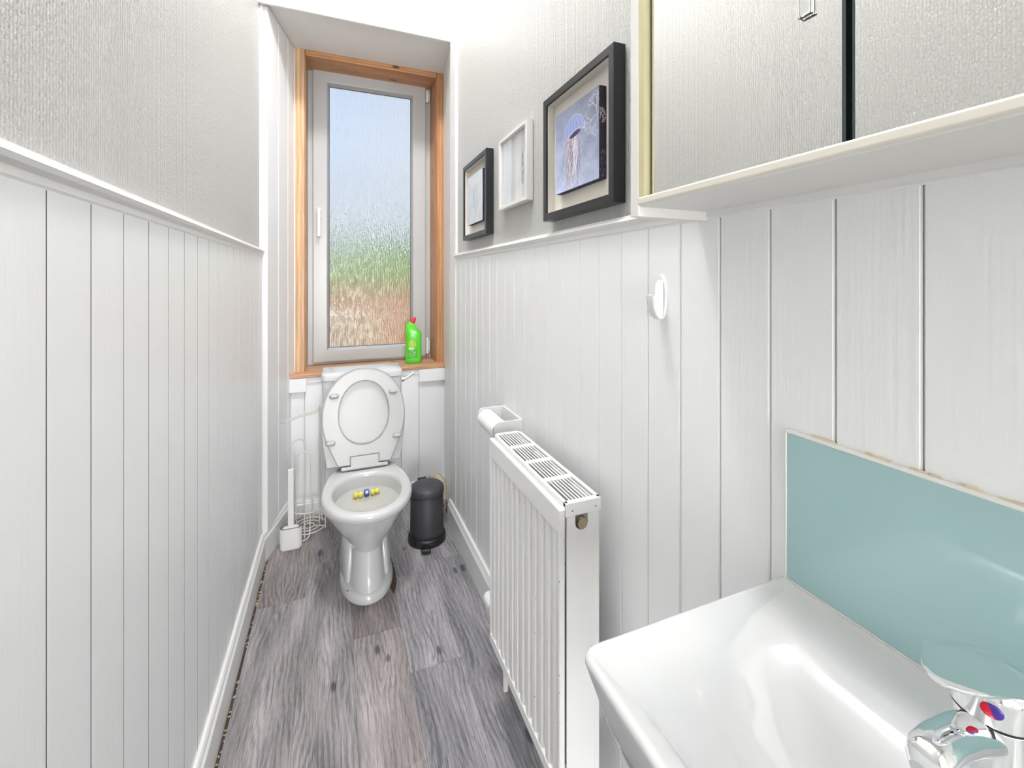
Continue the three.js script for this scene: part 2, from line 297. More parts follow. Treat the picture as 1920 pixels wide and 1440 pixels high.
// tongue-and-groove boards
function boardGeo(w, h, t, ch, ou, ov) {                              // face towards +z, base at y = 0, centred on x
  const x = w / 2, g = extrude([[-x, 0], [x, 0], [x, t - ch], [x - ch, t], [-x + ch, t], [-x, t - ch]], h).rotateX(-Math.PI / 2).rotateY(Math.PI);
  const q = scaleUV(uvBox(g, 1), 2.5, 0.625, ou, ov), n = q.attributes.normal, face = [], edge = [];
  for (let i = 0; i < n.count; i += 3) (Math.abs(n.getX(i)) > 0.9 ? edge : face).push(i, i + 1, i + 2);
  q.clearGroups(); q.setIndex([...face, ...edge]); q.addGroup(0, face.length, 0); q.addGroup(face.length, edge.length, 1); return q;
}
{
  const h = 1.357 - 0.115;
  const vs = [0, 1, 2, 3, 4].map((k) => boardGeo(0.0955, h, 0.011, 0.0002, k * 0.29, k * 0.37));
  let k = 0;
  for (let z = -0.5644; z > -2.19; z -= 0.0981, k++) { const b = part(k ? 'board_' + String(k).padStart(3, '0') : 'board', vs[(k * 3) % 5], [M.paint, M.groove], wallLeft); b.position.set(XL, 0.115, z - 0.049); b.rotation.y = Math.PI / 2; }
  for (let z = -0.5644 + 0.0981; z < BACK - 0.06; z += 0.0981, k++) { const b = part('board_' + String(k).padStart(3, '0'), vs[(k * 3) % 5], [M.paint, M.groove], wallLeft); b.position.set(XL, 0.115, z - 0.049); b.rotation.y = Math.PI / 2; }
  const hr = 1.352 - 0.12, vr = [0, 1, 2, 3, 4].map((q) => boardGeo(0.0824, hr, 0.010, 0.0022, q * 0.23 + 0.1, q * 0.41));
  k = 0;
  for (let z = -0.3379 + 0.0836 * 11; z > -2.10; z -= 0.0836, k++) { if (z > BACK - 0.02) continue; const b = part(k ? 'board_' + String(k).padStart(3, '0') : 'board', vr[(k * 2) % 5], [M.paint, M.paint], wallRight); b.position.set(XR, 0.12, z - 0.0418); b.rotation.y = -Math.PI / 2; }
  // ingo boards at the left of the window
  const A = V3(-0.295, 0, -2.24), B = V3(-0.213, 0, -2.62), len = A.distanceTo(B), turn = Math.atan2(-(B.z - A.z), B.x - A.x);
  [[0.0, 0.135], [0.137, 0.27], [0.272, len]].forEach(([a, b], i) => {
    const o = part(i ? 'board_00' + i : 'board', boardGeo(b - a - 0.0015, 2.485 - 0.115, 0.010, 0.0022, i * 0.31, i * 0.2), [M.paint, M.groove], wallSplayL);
    o.position.copy(A).lerp(B, (a + b) / 2 / len); o.position.y = 0.115; o.rotation.y = turn;
    o.position.x += 0; });
  // boards below the sill
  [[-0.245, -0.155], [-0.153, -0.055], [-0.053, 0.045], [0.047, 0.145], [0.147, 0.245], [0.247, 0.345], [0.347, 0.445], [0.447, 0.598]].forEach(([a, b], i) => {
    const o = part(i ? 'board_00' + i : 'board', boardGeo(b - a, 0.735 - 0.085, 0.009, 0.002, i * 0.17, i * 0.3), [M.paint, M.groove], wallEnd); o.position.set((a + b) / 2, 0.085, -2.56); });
  part('batten', uvBox(rbox(-0.235, 0.598, 0.708, 0.735, -2.553, -2.541, 0.001), 2.5), M.paint, wallEnd);
  part('block', uvBox(rbox(-0.235, -0.144, 0.664, 0.735, -2.553, -2.528, 0.0015), 2.5), M.paint, wallEnd);
  part('block_001', uvBox(rbox(0.444, 0.592, 0.664, 0.735, -2.553, -2.528, 0.0015), 2.5), M.paint, wallEnd);
}
// dado rails
const dado = (y, h) => [[0, y], [0.010, y], [0.013, y + h * 0.12], [0.013, y + h * 0.36], [0.019, y + h * 0.5], [0.022, y + h * 0.66], [0.019, y + h * 0.82], [0.012, y + h * 0.88], [0.012, y + h], [0, y + h]];
struct('trim_1', moulding(dado(1.352, 0.038), [XL, BACK], [XL, -2.245], [1, 0]), M.trim, 'white moulded dado rail on the left wall', 'dado rail');
struct('trim_2', moulding(dado(1.346, 0.034).reverse(), [XR, BACK], [XR, -2.10], [-1, 0]), M.trim, 'white moulded dado rail on the right wall', 'dado rail');
// skirtings
const skirt = (h) => [[0, -0.004], [0.019, -0.004], [0.019, h * 0.80], [0.014, h * 0.86], [0.013, h * 0.95], [0.009, h], [0, h]];
struct('baseboard_left', moulding(skirt(0.122), [-0.309, BACK], [-0.309, -2.21], [1, 0]), M.trim, 'white skirting board along the left wall', 'skirting');
struct('baseboard_splay', moulding(skirt(0.122), [-0.309, -2.205], [-0.216, -2.56], [0.967, 0.253]), M.trim, 'short white skirting board angled towards the window', 'skirting');
struct('baseboard_right', moulding(skirt(0.128).reverse(), [0.548, BACK], [0.548, -2.2], [-1, 0]), M.trim, 'white skirting board along the right wall', 'skirting');
struct('baseboard_end', moulding(skirt(0.09).reverse(), [-0.23, -2.552], [0.60, -2.552], [0, 1]), M.trim, 'low white skirting board below the window', 'skirting');
// architraves
struct('trim_3', uvBox(merge(rbox(XL, -0.285, 0.115, 2.50, -2.262, -2.235, 0.003), rbox(XL, -0.304, 1.372, 2.50, -2.245, -2.225, 0.003)), 2.5), M.trim, 'white upright architrave at the left of the window', 'architrave');
struct('trim_4', uvBox(merge(rbox(0.546, XR + 0.01, 0.12, 2.48, -2.215, -2.105, 0.003)), 2.5), M.trim, 'white upright architrave at the right of the window', 'architrave');
{
  const pr = [[0, 2.475], [0.012, 2.475], [0.016, 2.479], [0.016, 2.492], [0.010, 2.495], [0.010, 2.512], [0.015, 2.515], [0.015, 2.532], [0.020, 2.535], [0.024, 2.545], [0.020, 2.556], [0.012, 2.560], [0, 2.566]];
  struct('trim_5', moulding(pr.reverse(), [XL, -2.215], [XR, -2.215], [0, 1]), M.trim, 'white moulded architrave across the window head', 'architrave');
}

// ---------------------------------------------------------------- window
{
  const w = structGroup('window_1', 'tall narrow white window with rain-pattern obscure glass and pine lining', 'window');
  const upright = (g) => { const q = uvBox(g, 1); return scaleUV(q, 5, 0.625); };
  const across = (g) => { const q = uvBox(g, 1), a = q.attributes.uv; for (let i = 0; i < a.count; i++) a.setXY(i, a.getY(i) * 5, a.getX(i) * 0.625); return q; };
  const chamf = (x0, x1, z0, z1, c, side) => { // plan section with the room-side inner corner cut
    return side < 0 ? [[x0, z0], [x1, z0], [x1, z1 - c], [x1 - c * 0.6, z1], [x0, z1]] : [[x0, z0], [x1, z0], [x1, z1], [x0 + c * 0.6, z1], [x0, z1 - c]];
  };
  const pr = (pts, y0, y1) => extrude(pts.map(([x, z]) => [x, -z]).reverse(), y1 - y0).rotateX(-Math.PI / 2).translate(0, y0, 0);
  part('jamb', upright(pr(chamf(-0.202, -0.153, -2.82, -2.594, 0.012, -1), 0.757, 2.495)), M.pineLight, w);
  part('jamb_001', upright(pr(chamf(0.557, 0.60, -2.82, -2.594, 0.014, 1), 0.757, 2.495)), M.pineDark, w);
  part('head', across(rbox(-0.153, 0.557, 2.458, 2.498, -2.82, -2.594, 0.003)), M.pineDark, w);
  part('sill', across(rbox(-0.232, 0.60, 0.7355, 0.757, -2.82, -2.528, 0.006, 3)), M.pineSill, w);
  const ring = (x0, x1, y0, y1, a, b, c, d, z0, z1, bev) => extrude([[x0, y0], [x1, y0], [x1, y1], [x0, y1]], z1 - z0 - 2 * bev, bev, [[[a, c], [a, d], [b, d], [b, c]]], 2).translate(0, 0, z0 + bev);
  part('frame', ring(-0.153, 0.557, 0.757, 2.475, -0.105, 0.508, 0.80, 2.44, -2.84, -2.772, 0.004), M.upvc, w);
  const sash = part('sash', ring(-0.124, 0.524, 0.773, 2.468, -0.046, 0.444, 0.844, 2.395, -2.83, -2.752, 0.006), M.upvc, w);
  // sloped glazing beads
  const bead = (pts) => toCreasedNormals(loft(pts, true, true).toNonIndexed(), 0.4);
  const bx0 = -0.046, bx1 = 0.444, by0 = 0.844, by1 = 2.395, t = 0.0085, zf = -2.7535, zb = -2.786;
  const B = [[[bx0, by0], [bx0, by1], [1, 0]], [[bx1, by0], [bx1, by1], [-1, 0]], [[bx0, by0], [bx1, by0], [0, 1]], [[bx0, by1], [bx1, by1], [0, -1]]];
  B.forEach(([a, b, n], i) => part(i ? 'glazing_bead_00' + i : 'glazing_bead', bead([a, b].map(([x, y]) => [[x - n[0] * 0.002, y - n[1] * 0.002, zf], [x + n[0] * t, y + n[1] * t, zb], [x - n[0] * 0.002, y - n[1] * 0.002, zb]])), M.upvc, sash));
  part('gasket', ring(bx0, bx1, by0, by1, bx0 + t + 0.003, bx1 - t - 0.003, by0 + t + 0.003, by1 - t - 0.003, -2.7875, -2.7845, 0), M.gasket, sash);
  const gl = box(-0.044, 0.442, 0.846, 2.393, -2.800, -2.788), p = gl.attributes.position, uv = gl.attributes.uv;
  for (let i = 0; i < p.count; i++) uv.setXY(i, (p.getX(i) + 0.044) / 0.486, (p.getY(i) - 0.846) / 1.547);
  part('pane', gl, M.obscure, w);
  const hd = part('handle', merge(rbox(-0.103, -0.079, 1.605, 1.665, -2.754, -2.742, 0.004), cyl(0.009, 0.009, 0.03, 0, 0, 0).rotateX(Math.PI / 2).translate(-0.091, 1.645, -2.732), rbox(-0.1, -0.082, 1.495, 1.658, -2.722, -2.709, 0.006, 3)), M.whitePlastic, w);
  part('hinge', merge(cyl(0.008, 0.008, 0.10, 0.532, 0.84, -2.747), rbox(0.527, 0.55, 0.80, 0.87, -2.768, -2.757, 0.002)), M.whitePlastic, w);
  part('hinge_pin', merge(cyl(0.009, 0.006, 0.03, 0.532, 0.773, -2.747)), M.steel, w);
  part('hinge_001', merge(cyl(0.008, 0.008, 0.07, 0.532, 2.40, -2.747), rbox(0.527, 0.55, 2.38, 2.43, -2.768, -2.757, 0.002)), M.whitePlastic, w);
}
// outside: a yard, a garden wall, a shed, shrubs and trees
{
  const GY = -0.4;
  struct('ground_yard', uvBox(box(-14, 14, GY - 0.1, GY, -24, -2.96), 1), M.paving, 'warm brown paved yard seen through the obscure glass', 'ground');
  single('garden_wall', 'brick-red garden wall seen through the obscure glass', 'wall', uvBox(merge(box(-8, 9, GY, 1.02, -8.6, -8.3), box(-8, 9, 1.02, 1.09, -8.64, -8.26)), 1), M.brick);
  single('garden_shed', 'low cream shed seen through the obscure glass', 'shed', uvBox(merge(box(-1.0, 0.65, GY, 0.62, -7.4, -6.4), extrude([[-1.1, 0.6], [0.75, 0.6], [0.75, 0.66], [-0.175, 0.78], [-1.1, 0.66]], 1.2).translate(0, 0, -7.5)), 1), M.render);
  const lump = (x, y, z, rx, ry, rz) => { const q = new THREE.IcosahedronGeometry(1, 4), p = q.attributes.position; for (let i = 0; i < p.count; i++) { const v = V3(p.getX(i), p.getY(i), p.getZ(i)), k = 1 + 0.28 * fbm(v.x * 2 + x, v.y * 2, v.z * 2 + z, 3); p.setXYZ(i, v.x * k * rx + x, Math.max(GY, v.y * k * ry + y), v.z * k * rz + z); } q.computeVertexNormals(); return q; };
  single('hedge', 'bright green hedge above the brick-red wall behind the glass', 'hedge', merge(...[-5, -2.6, -0.4, 1.6, 3.6, 5.8].map((x, i) => lump(x, 0.7, -10.2, 1.7, [1.25, 1.05, 1.0, 1.35, 1.2, 1.2][i], 1))), M.leaf);
  [[-4.6, 1.8, 2.2], [0.5, 1.9, 2.3], [5.6, 1.9, 2.5]].forEach(([x, r, h], i) => single('tree', ['dark tree low on the left of the skyline behind the glass', 'dark tree low in the middle of the skyline behind the glass', 'dark tree low on the right of the skyline behind the glass'][i], 'tree', lump(x, 0.7, -16, r, h, 1.6), M.leafDark));
}

// ---------------------------------------------------------------- lamps
function globe(name, label, x, yTop, z, drop, r, cd, color) {
  const t = thing(name, label, 'lamp', [x, yTop, z]);
  part('ceiling_rose', lathe([[0.0001, 0], [0.05, 0], [0.05, -0.012], [0.02, -0.025], [0.0001, -0.025]]), M.whitePlastic, t);
  part('stem', cyl(0.008, 0.008, drop - 0.02, 0, -drop / 2, 0), M.whitePlastic, t);
  const gm = std({ color: C(0.8, 0.8, 0.78), roughness: 0.4, emissive: color, emissiveIntensity: 1.6 });
  part('lamp_globe', new THREE.SphereGeometry(r, 40, 24).translate(0, -drop - r, 0), gm, t);
  const l = new THREE.PointLight(color, cd); l.name = 'lamp_light'; l.position.set(0, -drop - r, 0); l.castShadow = true; l.shadow.radius = r / 0.02; t.add(l);
}
globe('added_ceiling_lamp', 'added white globe lamp hanging from the ceiling, unseen above the frame', 0.12, CEIL, -1.0, 0.05, 0.12, ROOM_LAMP, C(0.985, 0.985, 1.0));  // added out of view to light the room more evenly
{ // added fill light behind the camera, shaped as a tall hall window
  const w = structGroup('window_2', 'added fill light shaped as a tall hall window, unseen behind the camera', 'window'), col = C(0.965, 0.985, 1.0);
  const fr = extrude([[-0.65, 0.15], [0.85, 0.15], [0.85, 2.35], [-0.65, 2.35]], 0.03, 0, [[[-0.55, 0.25], [-0.55, 2.25], [0.75, 2.25], [0.75, 0.25]]]).translate(0, 0, HZ - 0.03);
  part('fill_frame', uvBox(fr, 1), M.upvc, w);
  part('fill_pane', box(-0.55, 0.75, 0.25, 2.25, HZ - 0.012, HZ - 0.004), std({ color: C(0.8, 0.8, 0.8), roughness: 0.4, emissive: col, emissiveIntensity: 1.0 }), w);
  const l = new THREE.RectAreaLight(col, HALL_FILL, 1.3, 2.0); l.name = 'fill_light'; l.position.set(0.10, 1.25, HZ - 0.04); w.add(l);   // a RectAreaLight shines along its own -z
}

// ---------------------------------------------------------------- toilet
{
  const T = thing('toilet', 'white close-coupled toilet below the window with its seat and lid up', 'toilet', [0.12, 0, -1.95]);
  const z0 = 1.95, E = (hw, zf, zc, zb, y, eb = 2.4, ef = 2) => egg(0, hw, zf + z0, zc + z0, zb + z0, y, 72, eb, ef);
  // bowl: outside from the neck up, over the rim and down the inside
  const skin = [
    E(0.060, -1.835, -1.93, -2.16, 0.13), E(0.066, -1.818, -1.93, -2.16, 0.175), E(0.083, -1.797, -1.92, -2.16, 0.205), E(0.106, -1.772, -1.91, -2.17, 0.24), E(0.130, -1.743, -1.90, -2.18, 0.28),
    E(0.150, -1.716, -1.89, -2.19, 0.32, 2.05), E(0.163, -1.695, -1.885, -2.20, 0.352, 2.05), E(0.1645, -1.692, -1.885, -2.20, 0.357, 2.05), E(0.1695, -1.676, -1.88, -2.20, 0.3585, 2.05), E(0.1735, -1.664, -1.88, -2.2, 0.364, 2.05), E(0.1755, -1.656, -1.88, -2.205, 0.378, 2.05), E(0.175, -1.656, -1.88, -2.205, 0.390, 2.05), E(0.171, -1.661, -1.88, -2.203, 0.398, 2.05),
    E(0.163, -1.670, -1.88, -2.199, 0.402, 2.05), E(0.148, -1.684, -1.88, -2.10, 0.402), E(0.138, -1.694, -1.88, -2.045, 0.399, 2.2), E(0.132, -1.700, -1.88, -2.036, 0.392, 2.2), E(0.130, -1.704, -1.88, -2.034, 0.380, 2.2),
    E(0.129, -1.706, -1.88, -2.034, 0.345, 2.2), E(0.124, -1.715, -1.89, -2.032, 0.322, 2.2), E(0.105, -1.745, -1.90, -2.02, 0.29, 2.2), E(0.07, -1.80, -1.92, -2.0, 0.255), E(0.03, -1.87, -1.94, -1.98, 0.24), E(0.006, -1.93, -1.94, -1.95, 0.238)];
  // pedestal column and foot
  const col = [E(0.080, -1.772, -1.92, -2.16, -0.001), E(0.077, -1.776, -1.92, -2.16, 0.02), E(0.070, -1.792, -1.92, -2.16, 0.07), E(0.064, -1.812, -1.92, -2.16, 0.13), E(0.062, -1.822, -1.92, -2.16, 0.19), E(0.060, -1.83, -1.92, -2.16, 0.25)];
  const foot = [E(0.106, -1.767, -1.95, -2.19, -0.001, 2.4, 2.0), E(0.107, -1.765, -1.95, -2.19, 0.008, 2.4, 2.0), E(0.104, -1.769, -1.95, -2.19, 0.026, 2.4, 2.0), E(0.096, -1.778, -1.95, -2.18, 0.034, 2.4, 2.0), E(0.062, -1.80, -1.95, -2.17, 0.036)];
  const flank = (s) => { const r = []; for (const [y, x, zf] of [[0.0, 0.106, -1.865], [0.05, 0.105, -1.875], [0.11, 0.102, -1.89], [0.17, 0.096, -1.915], [0.215, 0.085, -1.95], [0.245, 0.068, -1.99]]) r.push(egg(s * (x - 0.034), 0.034, zf + z0, -2.05 + z0, -2.17 + z0, y, 24)); return loft(r, false, true); };
  part('pan', merge(loft(skin, false, true), loft(col), loft(foot, false, true), flank(-1), flank(1)), M.china, T);
  part('water', loft([E(0.129, -1.7062, -1.885, -2.0335, 0.3365, 2.2), E(0.124, -1.7152, -1.89, -2.0315, 0.322, 2.2), E(0.105, -1.7452, -1.90, -2.0195, 0.29, 2.2), E(0.07, -1.80, -1.92, -2.0, 0.256)].reverse(), true, true), M.water, T);
  for (const [x, z] of [[-0.088, 0.075], [0.088, 0.075]]) part('fixing_screw', merge(new THREE.SphereGeometry(0.0055, 12, 8).scale(1, 0.55, 1).translate(x, 0.036, z)), M.steel, T);
  part('screw_hole', cyl(0.0025, 0.0025, 0.003, -0.078, 0.036, 0.125, 10), M.blackRing, T);
  // cistern with a bowed front
  const cist = (hw, zf, bow, zb, y, n = 12, r = 0.028) => { const o = []; const cx = hw - r; for (let i = 0; i <= 20; i++) { const t = lerp(-cx, cx, i / 20); o.push([t, y, zf + bow * (1 - (t / hw) ** 2) - bow + 0]); } for (let i = 1; i < n; i++) { const a = i / n * Math.PI / 2; o.push([cx + r * Math.sin(a), y, o[20][2] - r + r * Math.cos(a)]); } o.push([hw, y, zb]); o.push([-hw, y, zb]); for (let i = n - 1; i >= 1; i--) { const a = i / n * Math.PI / 2; o.push([-cx - r * Math.sin(a), y, o[0][2] - r + r * Math.cos(a)]); } return o; };
  const zc = -2.168 + z0, zb = -2.35 + z0;
  part('cistern', loft([cist(0.165, zc - 0.012, 0.022, zb, 0.405), cist(0.170, zc - 0.008, 0.022, zb, 0.43), cist(0.178, zc, 0.022, zb, 0.62), cist(0.1815, zc + 0.002, 0.022, zb, 0.7815)], true, true), M.china, T);
  const lidc = toCreasedNormals(loft([cist(0.181, zc + 0.001, 0.022, zb - 0.002, 0.7815), cist(0.1835, zc + 0.006, 0.022, zb - 0.003, 0.7845), cist(0.1835, zc + 0.006, 0.022, zb - 0.003, 0.808), cist(0.181, zc + 0.003, 0.022, zb - 0.001, 0.815), cist(0.172, zc - 0.006, 0.022, zb + 0.006, 0.8195), cist(0.10, zc - 0.06, 0.012, zb + 0.05, 0.822)], true, true).toNonIndexed(), 0.9);
  part('cistern_lid', lidc, M.china, T);
  const lev = part('flush_lever', merge(cyl(0.013, 0.013, 0.014, 0, 0, 0).rotateZ(Math.PI / 2).translate(0.187, 0.757, -0.27), tube([[0.196, 0.757, -0.27], [0.206, 0.760, -0.272], [0.222, 0.769, -0.278], [0.244, 0.782, -0.286]], 0.007, 16)), M.chrome, T);
  // seat and lid, hinged open and leaning on the cistern. Local: x across, y up from the hinge, z out of the seat's underside
  const lean = new THREE.Group();                                      // only for the matrix
  lean.position.set(0, 0.425, -2.082 + z0); lean.rotation.x = -0.165; lean.updateMatrix();
  const outline = (hw, top, wid, foot, n = 40) => { // egg with a straight foot
    const o = []; const yc = 0.205;
    for (let i = 0; i <= n; i++) { const a = Math.PI * i / n, c = Math.cos(a), s = Math.sin(a); o.push([hw * Math.sign(c) * Math.pow(Math.abs(c), 2 / 2.1), yc + (top - yc) * Math.pow(s, 2 / 2.1)]); }
    for (let i = 1; i <= 8; i++) { const t = i / 8; o.push([-lerp(hw, wid, t * t * (1.6 - 0.6 * t)), lerp(yc, foot, t)]); }
    return o;
  };
  const mirror = (o, foot, wid) => { const l = o.slice(41).map(([x, y]) => [-x, y]).reverse(); return [...o, ...l]; };
  const seatOut = (() => { const o = outline(0.179, 0.418, 0.112, 0.0); const lw = 0.052; const left = o.slice(41); const L = [...o, [-0.112 + lw, 0], [-0.112 + lw, 0.036], [0.112 - lw, 0.036], [0.112 - lw, 0], ...left.map(([x, y]) => [-x, y]).reverse()]; return L; })();
  const hole = []; for (let i = 0; i < 56; i++) { const a = -i / 56 * Math.PI * 2, s = Math.sin(a), c = Math.cos(a); hole.push([0.108 * Math.sign(c) * Math.pow(Math.abs(c), 2 / 2.1), 0.215 + (s > 0 ? 0.147 : 0.133) * Math.sign(s) * Math.pow(Math.abs(s), 2 / 2.1)]); }
  const lidOut = (() => { const o = outline(0.184, 0.423, 0.158, -0.004); return [...o, ...o.slice(41).map(([x, y]) => [-x, y]).reverse()]; })();
  const put = (g) => g.applyMatrix4(lean.matrix);
  const lid = part('lid', put(merge(extrude(lidOut, 0.004, 0.004, [], 3).translate(0, 0, -0.010))), M.seat, T);
  const seat = part('seat', put(extrude(seatOut, 0.008, 0.005, [hole], 3).translate(0, 0, 0.010)), M.seat, T);
  for (const [x, y] of [[-0.128, 0.305], [0.128, 0.305], [-0.142, 0.105], [0.142, 0.105]]) part('buffer', put(capsule(0.0112, 0.019, x, y, 0.026)), M.seat, seat);
  part('hinge_bar', put(merge(rbox(-0.0597, 0.0597, -0.016, 0.0357, 0.004, 0.0205, 0.002), rbox(-0.10, 0.10, -0.02, -0.004, -0.004, 0.022, 0.005))), M.seat, T);
}
{ // rim block of four yellow balls and a blue clip
  const t = thing('toilet_block', 'toilet freshener of four yellow balls around a blue clip in the bowl', 'freshener', [0.118, 0.3445, -1.945]);
  t.rotation.y = 0.1;
  for (const x of [-0.042, -0.022, 0.026, 0.045]) part('ball', new THREE.SphereGeometry(0.0115, 20, 14).translate(x, 0.004, Math.abs(x) < 0.03 ? 0.003 : 0), M.blockYellow, t);
  part('clip', rbox(-0.009, 0.012, -0.006, 0.020, -0.008, 0.010, 0.004), M.blockBlue, t);
  part('clip_window', new THREE.SphereGeometry(0.007, 16, 10).scale(1, 1, 0.4).translate(0.001, 0.012, 0.0105), M.whitePlastic, t);
}
// ---------------------------------------------------------------- things round the toilet
{
  const b = thing('pedal_bin', 'small matt black pedal bin standing right of the toilet', 'bin', [0.408, 0, -2.115]);
  part('body', lathe([[0.0001, 0.02], [0.080, 0.02], [0.080, 0.05], [0.0775, 0.233], [0.0001, 0.233]], 56), M.bin, b);
  part('lid', lathe([[0.079, 0.226], [0.081, 0.228], [0.081, 0.246], [0.079, 0.254], [0.07, 0.262], [0.045, 0.268], [0.0001, 0.271]], 56), M.binLid, b);
  part('base_ring', lathe([[0.0001, 0], [0.088, 0], [0.090, 0.004], [0.089, 0.028], [0.085, 0.033], [0.079, 0.034]], 56), M.binBase, b);
  const pedal = part('pedal', merge(rbox(-0.02, 0.02, 0.006, 0.018, 0.075, 0.128, 0.006), rbox(-0.022, 0.022, 0.008, 0.026, 0.115, 0.135, 0.006)), M.binBase, b); pedal.rotation.y = -0.22;
  part('carry_handle', merge(rbox(-0.022, 0.022, 0.236, 0.262, -0.092, -0.078, 0.004)), M.binBase, b).rotation.y = 0.1;
}
{
  const b = thing('toilet_brush', 'white toilet brush in a flat grey-lined holder by the skirting', 'toilet brush', [-0.195, 0, -2.278]);
  const stad = (w, d, y) => { const o = [], r = d / 2; for (let i = 0; i <= 12; i++) { const a = -Math.PI / 2 + Math.PI * i / 12; o.push([w / 2 - r + r * Math.cos(a), y, r * Math.sin(a)]); } for (let i = 0; i <= 12; i++) { const a = Math.PI / 2 + Math.PI * i / 12; o.push([-w / 2 + r + r * Math.cos(a), y, r * Math.sin(a)]); } return o.reverse(); };
  part('holder', loft([stad(0.088, 0.038, 0), stad(0.094, 0.044, 0.005), stad(0.095, 0.045, 0.098), stad(0.091, 0.041, 0.098), stad(0.089, 0.039, 0.090)], true, false), M.whitePlastic, b);
  part('liner', merge(loft([stad(0.0912, 0.0412, 0.085), stad(0.0912, 0.0412, 0.1005), stad(0.083, 0.033, 0.1005), stad(0.083, 0.033, 0.094)], false, true)), M.greyPlastic, b);
  part('plug', loft([stad(0.068, 0.024, 0.093), stad(0.070, 0.026, 0.098), stad(0.060, 0.018, 0.102)], false, true), M.whitePlastic, b);
  part('handle', rbox(-0.0125, 0.0125, 0.098, 0.368, -0.007, 0.007, 0.003), M.whitePlastic, b);
}
{
  const s = thing('toilet_roll_stand', 'cream wire toilet roll stand between the brush and the toilet', 'roll stand', [-0.126, 0, -2.408]);
  const r = 0.0029;
  for (const R of [0.078, 0.05, 0.024]) part('base_ring', torus(R, r, 0, 0.022, 0), M.wire, s);
  part('upper_ring', torus(0.078, r, 0, 0.122, 0), M.wire, s);
  for (let i = 0; i < 3; i++) { const a = 0.35 + i * 2.094; part('spoke', tube([[0.02 * Math.cos(a), 0.022, 0.02 * Math.sin(a)], [0.078 * Math.cos(a), 0.022, 0.078 * Math.sin(a)]], r, 4), M.wire, s); }
  for (let i = 0; i < 4; i++) { const a = 0.2 + i * Math.PI / 2, c = Math.cos(a) * 0.078, d = Math.sin(a) * 0.078; part('upright', tube([[c, 0.002, d], [c, 0.06, d], [c, 0.122, d]], r, 4), M.wire, s); }
  // hairpin loops that hold the spare rolls
  part('roll_loop', tube([[-0.052, 0.022, 0.045], [-0.052, 0.36, 0.05], [-0.047, 0.398, 0.051], [-0.022, 0.414, 0.053], [0.003, 0.398, 0.055], [0.008, 0.36, 0.056], [0.008, 0.05, 0.062], [0.004, 0.012, 0.088], [-0.02, 0.004, 0.098], [-0.04, 0.006, 0.09]], r, 80), M.wire, s);
  part('roll_loop_001', tube([[-0.066, 0.022, -0.02], [-0.07, 0.36, -0.025], [-0.082, 0.405, -0.03], [-0.075, 0.433, -0.035], [-0.05, 0.446, -0.04], [-0.028, 0.436, -0.044], [-0.022, 0.40, -0.046], [-0.024, 0.022, -0.05]], r, 80), M.wire, s);
  for (const dx of [0, 0.012]) part('post', tube([[0.048 + dx, 0.022, -0.03], [0.048 + dx, 0.3, -0.03], [0.048 + dx, 0.602, -0.03]], r, 8), M.wire, s);
  part('arm', tube([[0.060, 0.588, -0.03], [0.047, 0.592, -0.026], [0.040, 0.582, -0.016], [-0.03, 0.580, 0.03], [-0.108, 0.578, 0.098], [-0.118, 0.588, 0.112], [-0.122, 0.590, 0.108], [-0.112, 0.582, 0.088], [-0.03, 0.584, 0.018], [0.036, 0.588, -0.030], [0.048, 0.606, -0.032]], r, 80), M.wire, s);
}
{ // stub of lagged pipe in the corner
  const g = tube([[0.470, 0.205, -2.30], [0.488, 0.218, -2.26], [0.500, 0.212, -2.232], [0.505, 0.18, -2.215], [0.503, 0.135, -2.205]], 0.024, 40, false, 16), p = g.attributes.position;
  for (let i = 0; i < p.count; i++) { const k = 0.004 * fbm(p.getX(i) * 90, p.getY(i) * 90, p.getZ(i) * 90, 2); p.setXYZ(i, p.getX(i) + k, p.getY(i) + k, p.getZ(i) + k); }
  g.computeVertexNormals();
  const o = thing('lagged_pipe', 'beige lagged pipe stub with a frayed end behind the black bin', 'pipe');
  part('lagging', g, M.lagging, o);
  const fr = []; for (let i = 0; i < 22; i++) { const a = rnd() * 6.28, x = 0.503 + 0.02 * Math.cos(a), z = -2.203 + 0.02 * Math.sin(a); fr.push(tube([[x, 0.145, z], [x - 0.012 * rnd(), 0.125, z + 0.012 * rnd()], [x - 0.022 * rnd(), 0.105 - 0.02 * rnd(), z + 0.03 * (rnd() - 0.3)]], 0.0016, 6, false, 5)); }
  const f = part('frayed_end', merge(fr), M.lagging, o); f.userData.kind = 'stuff';
}
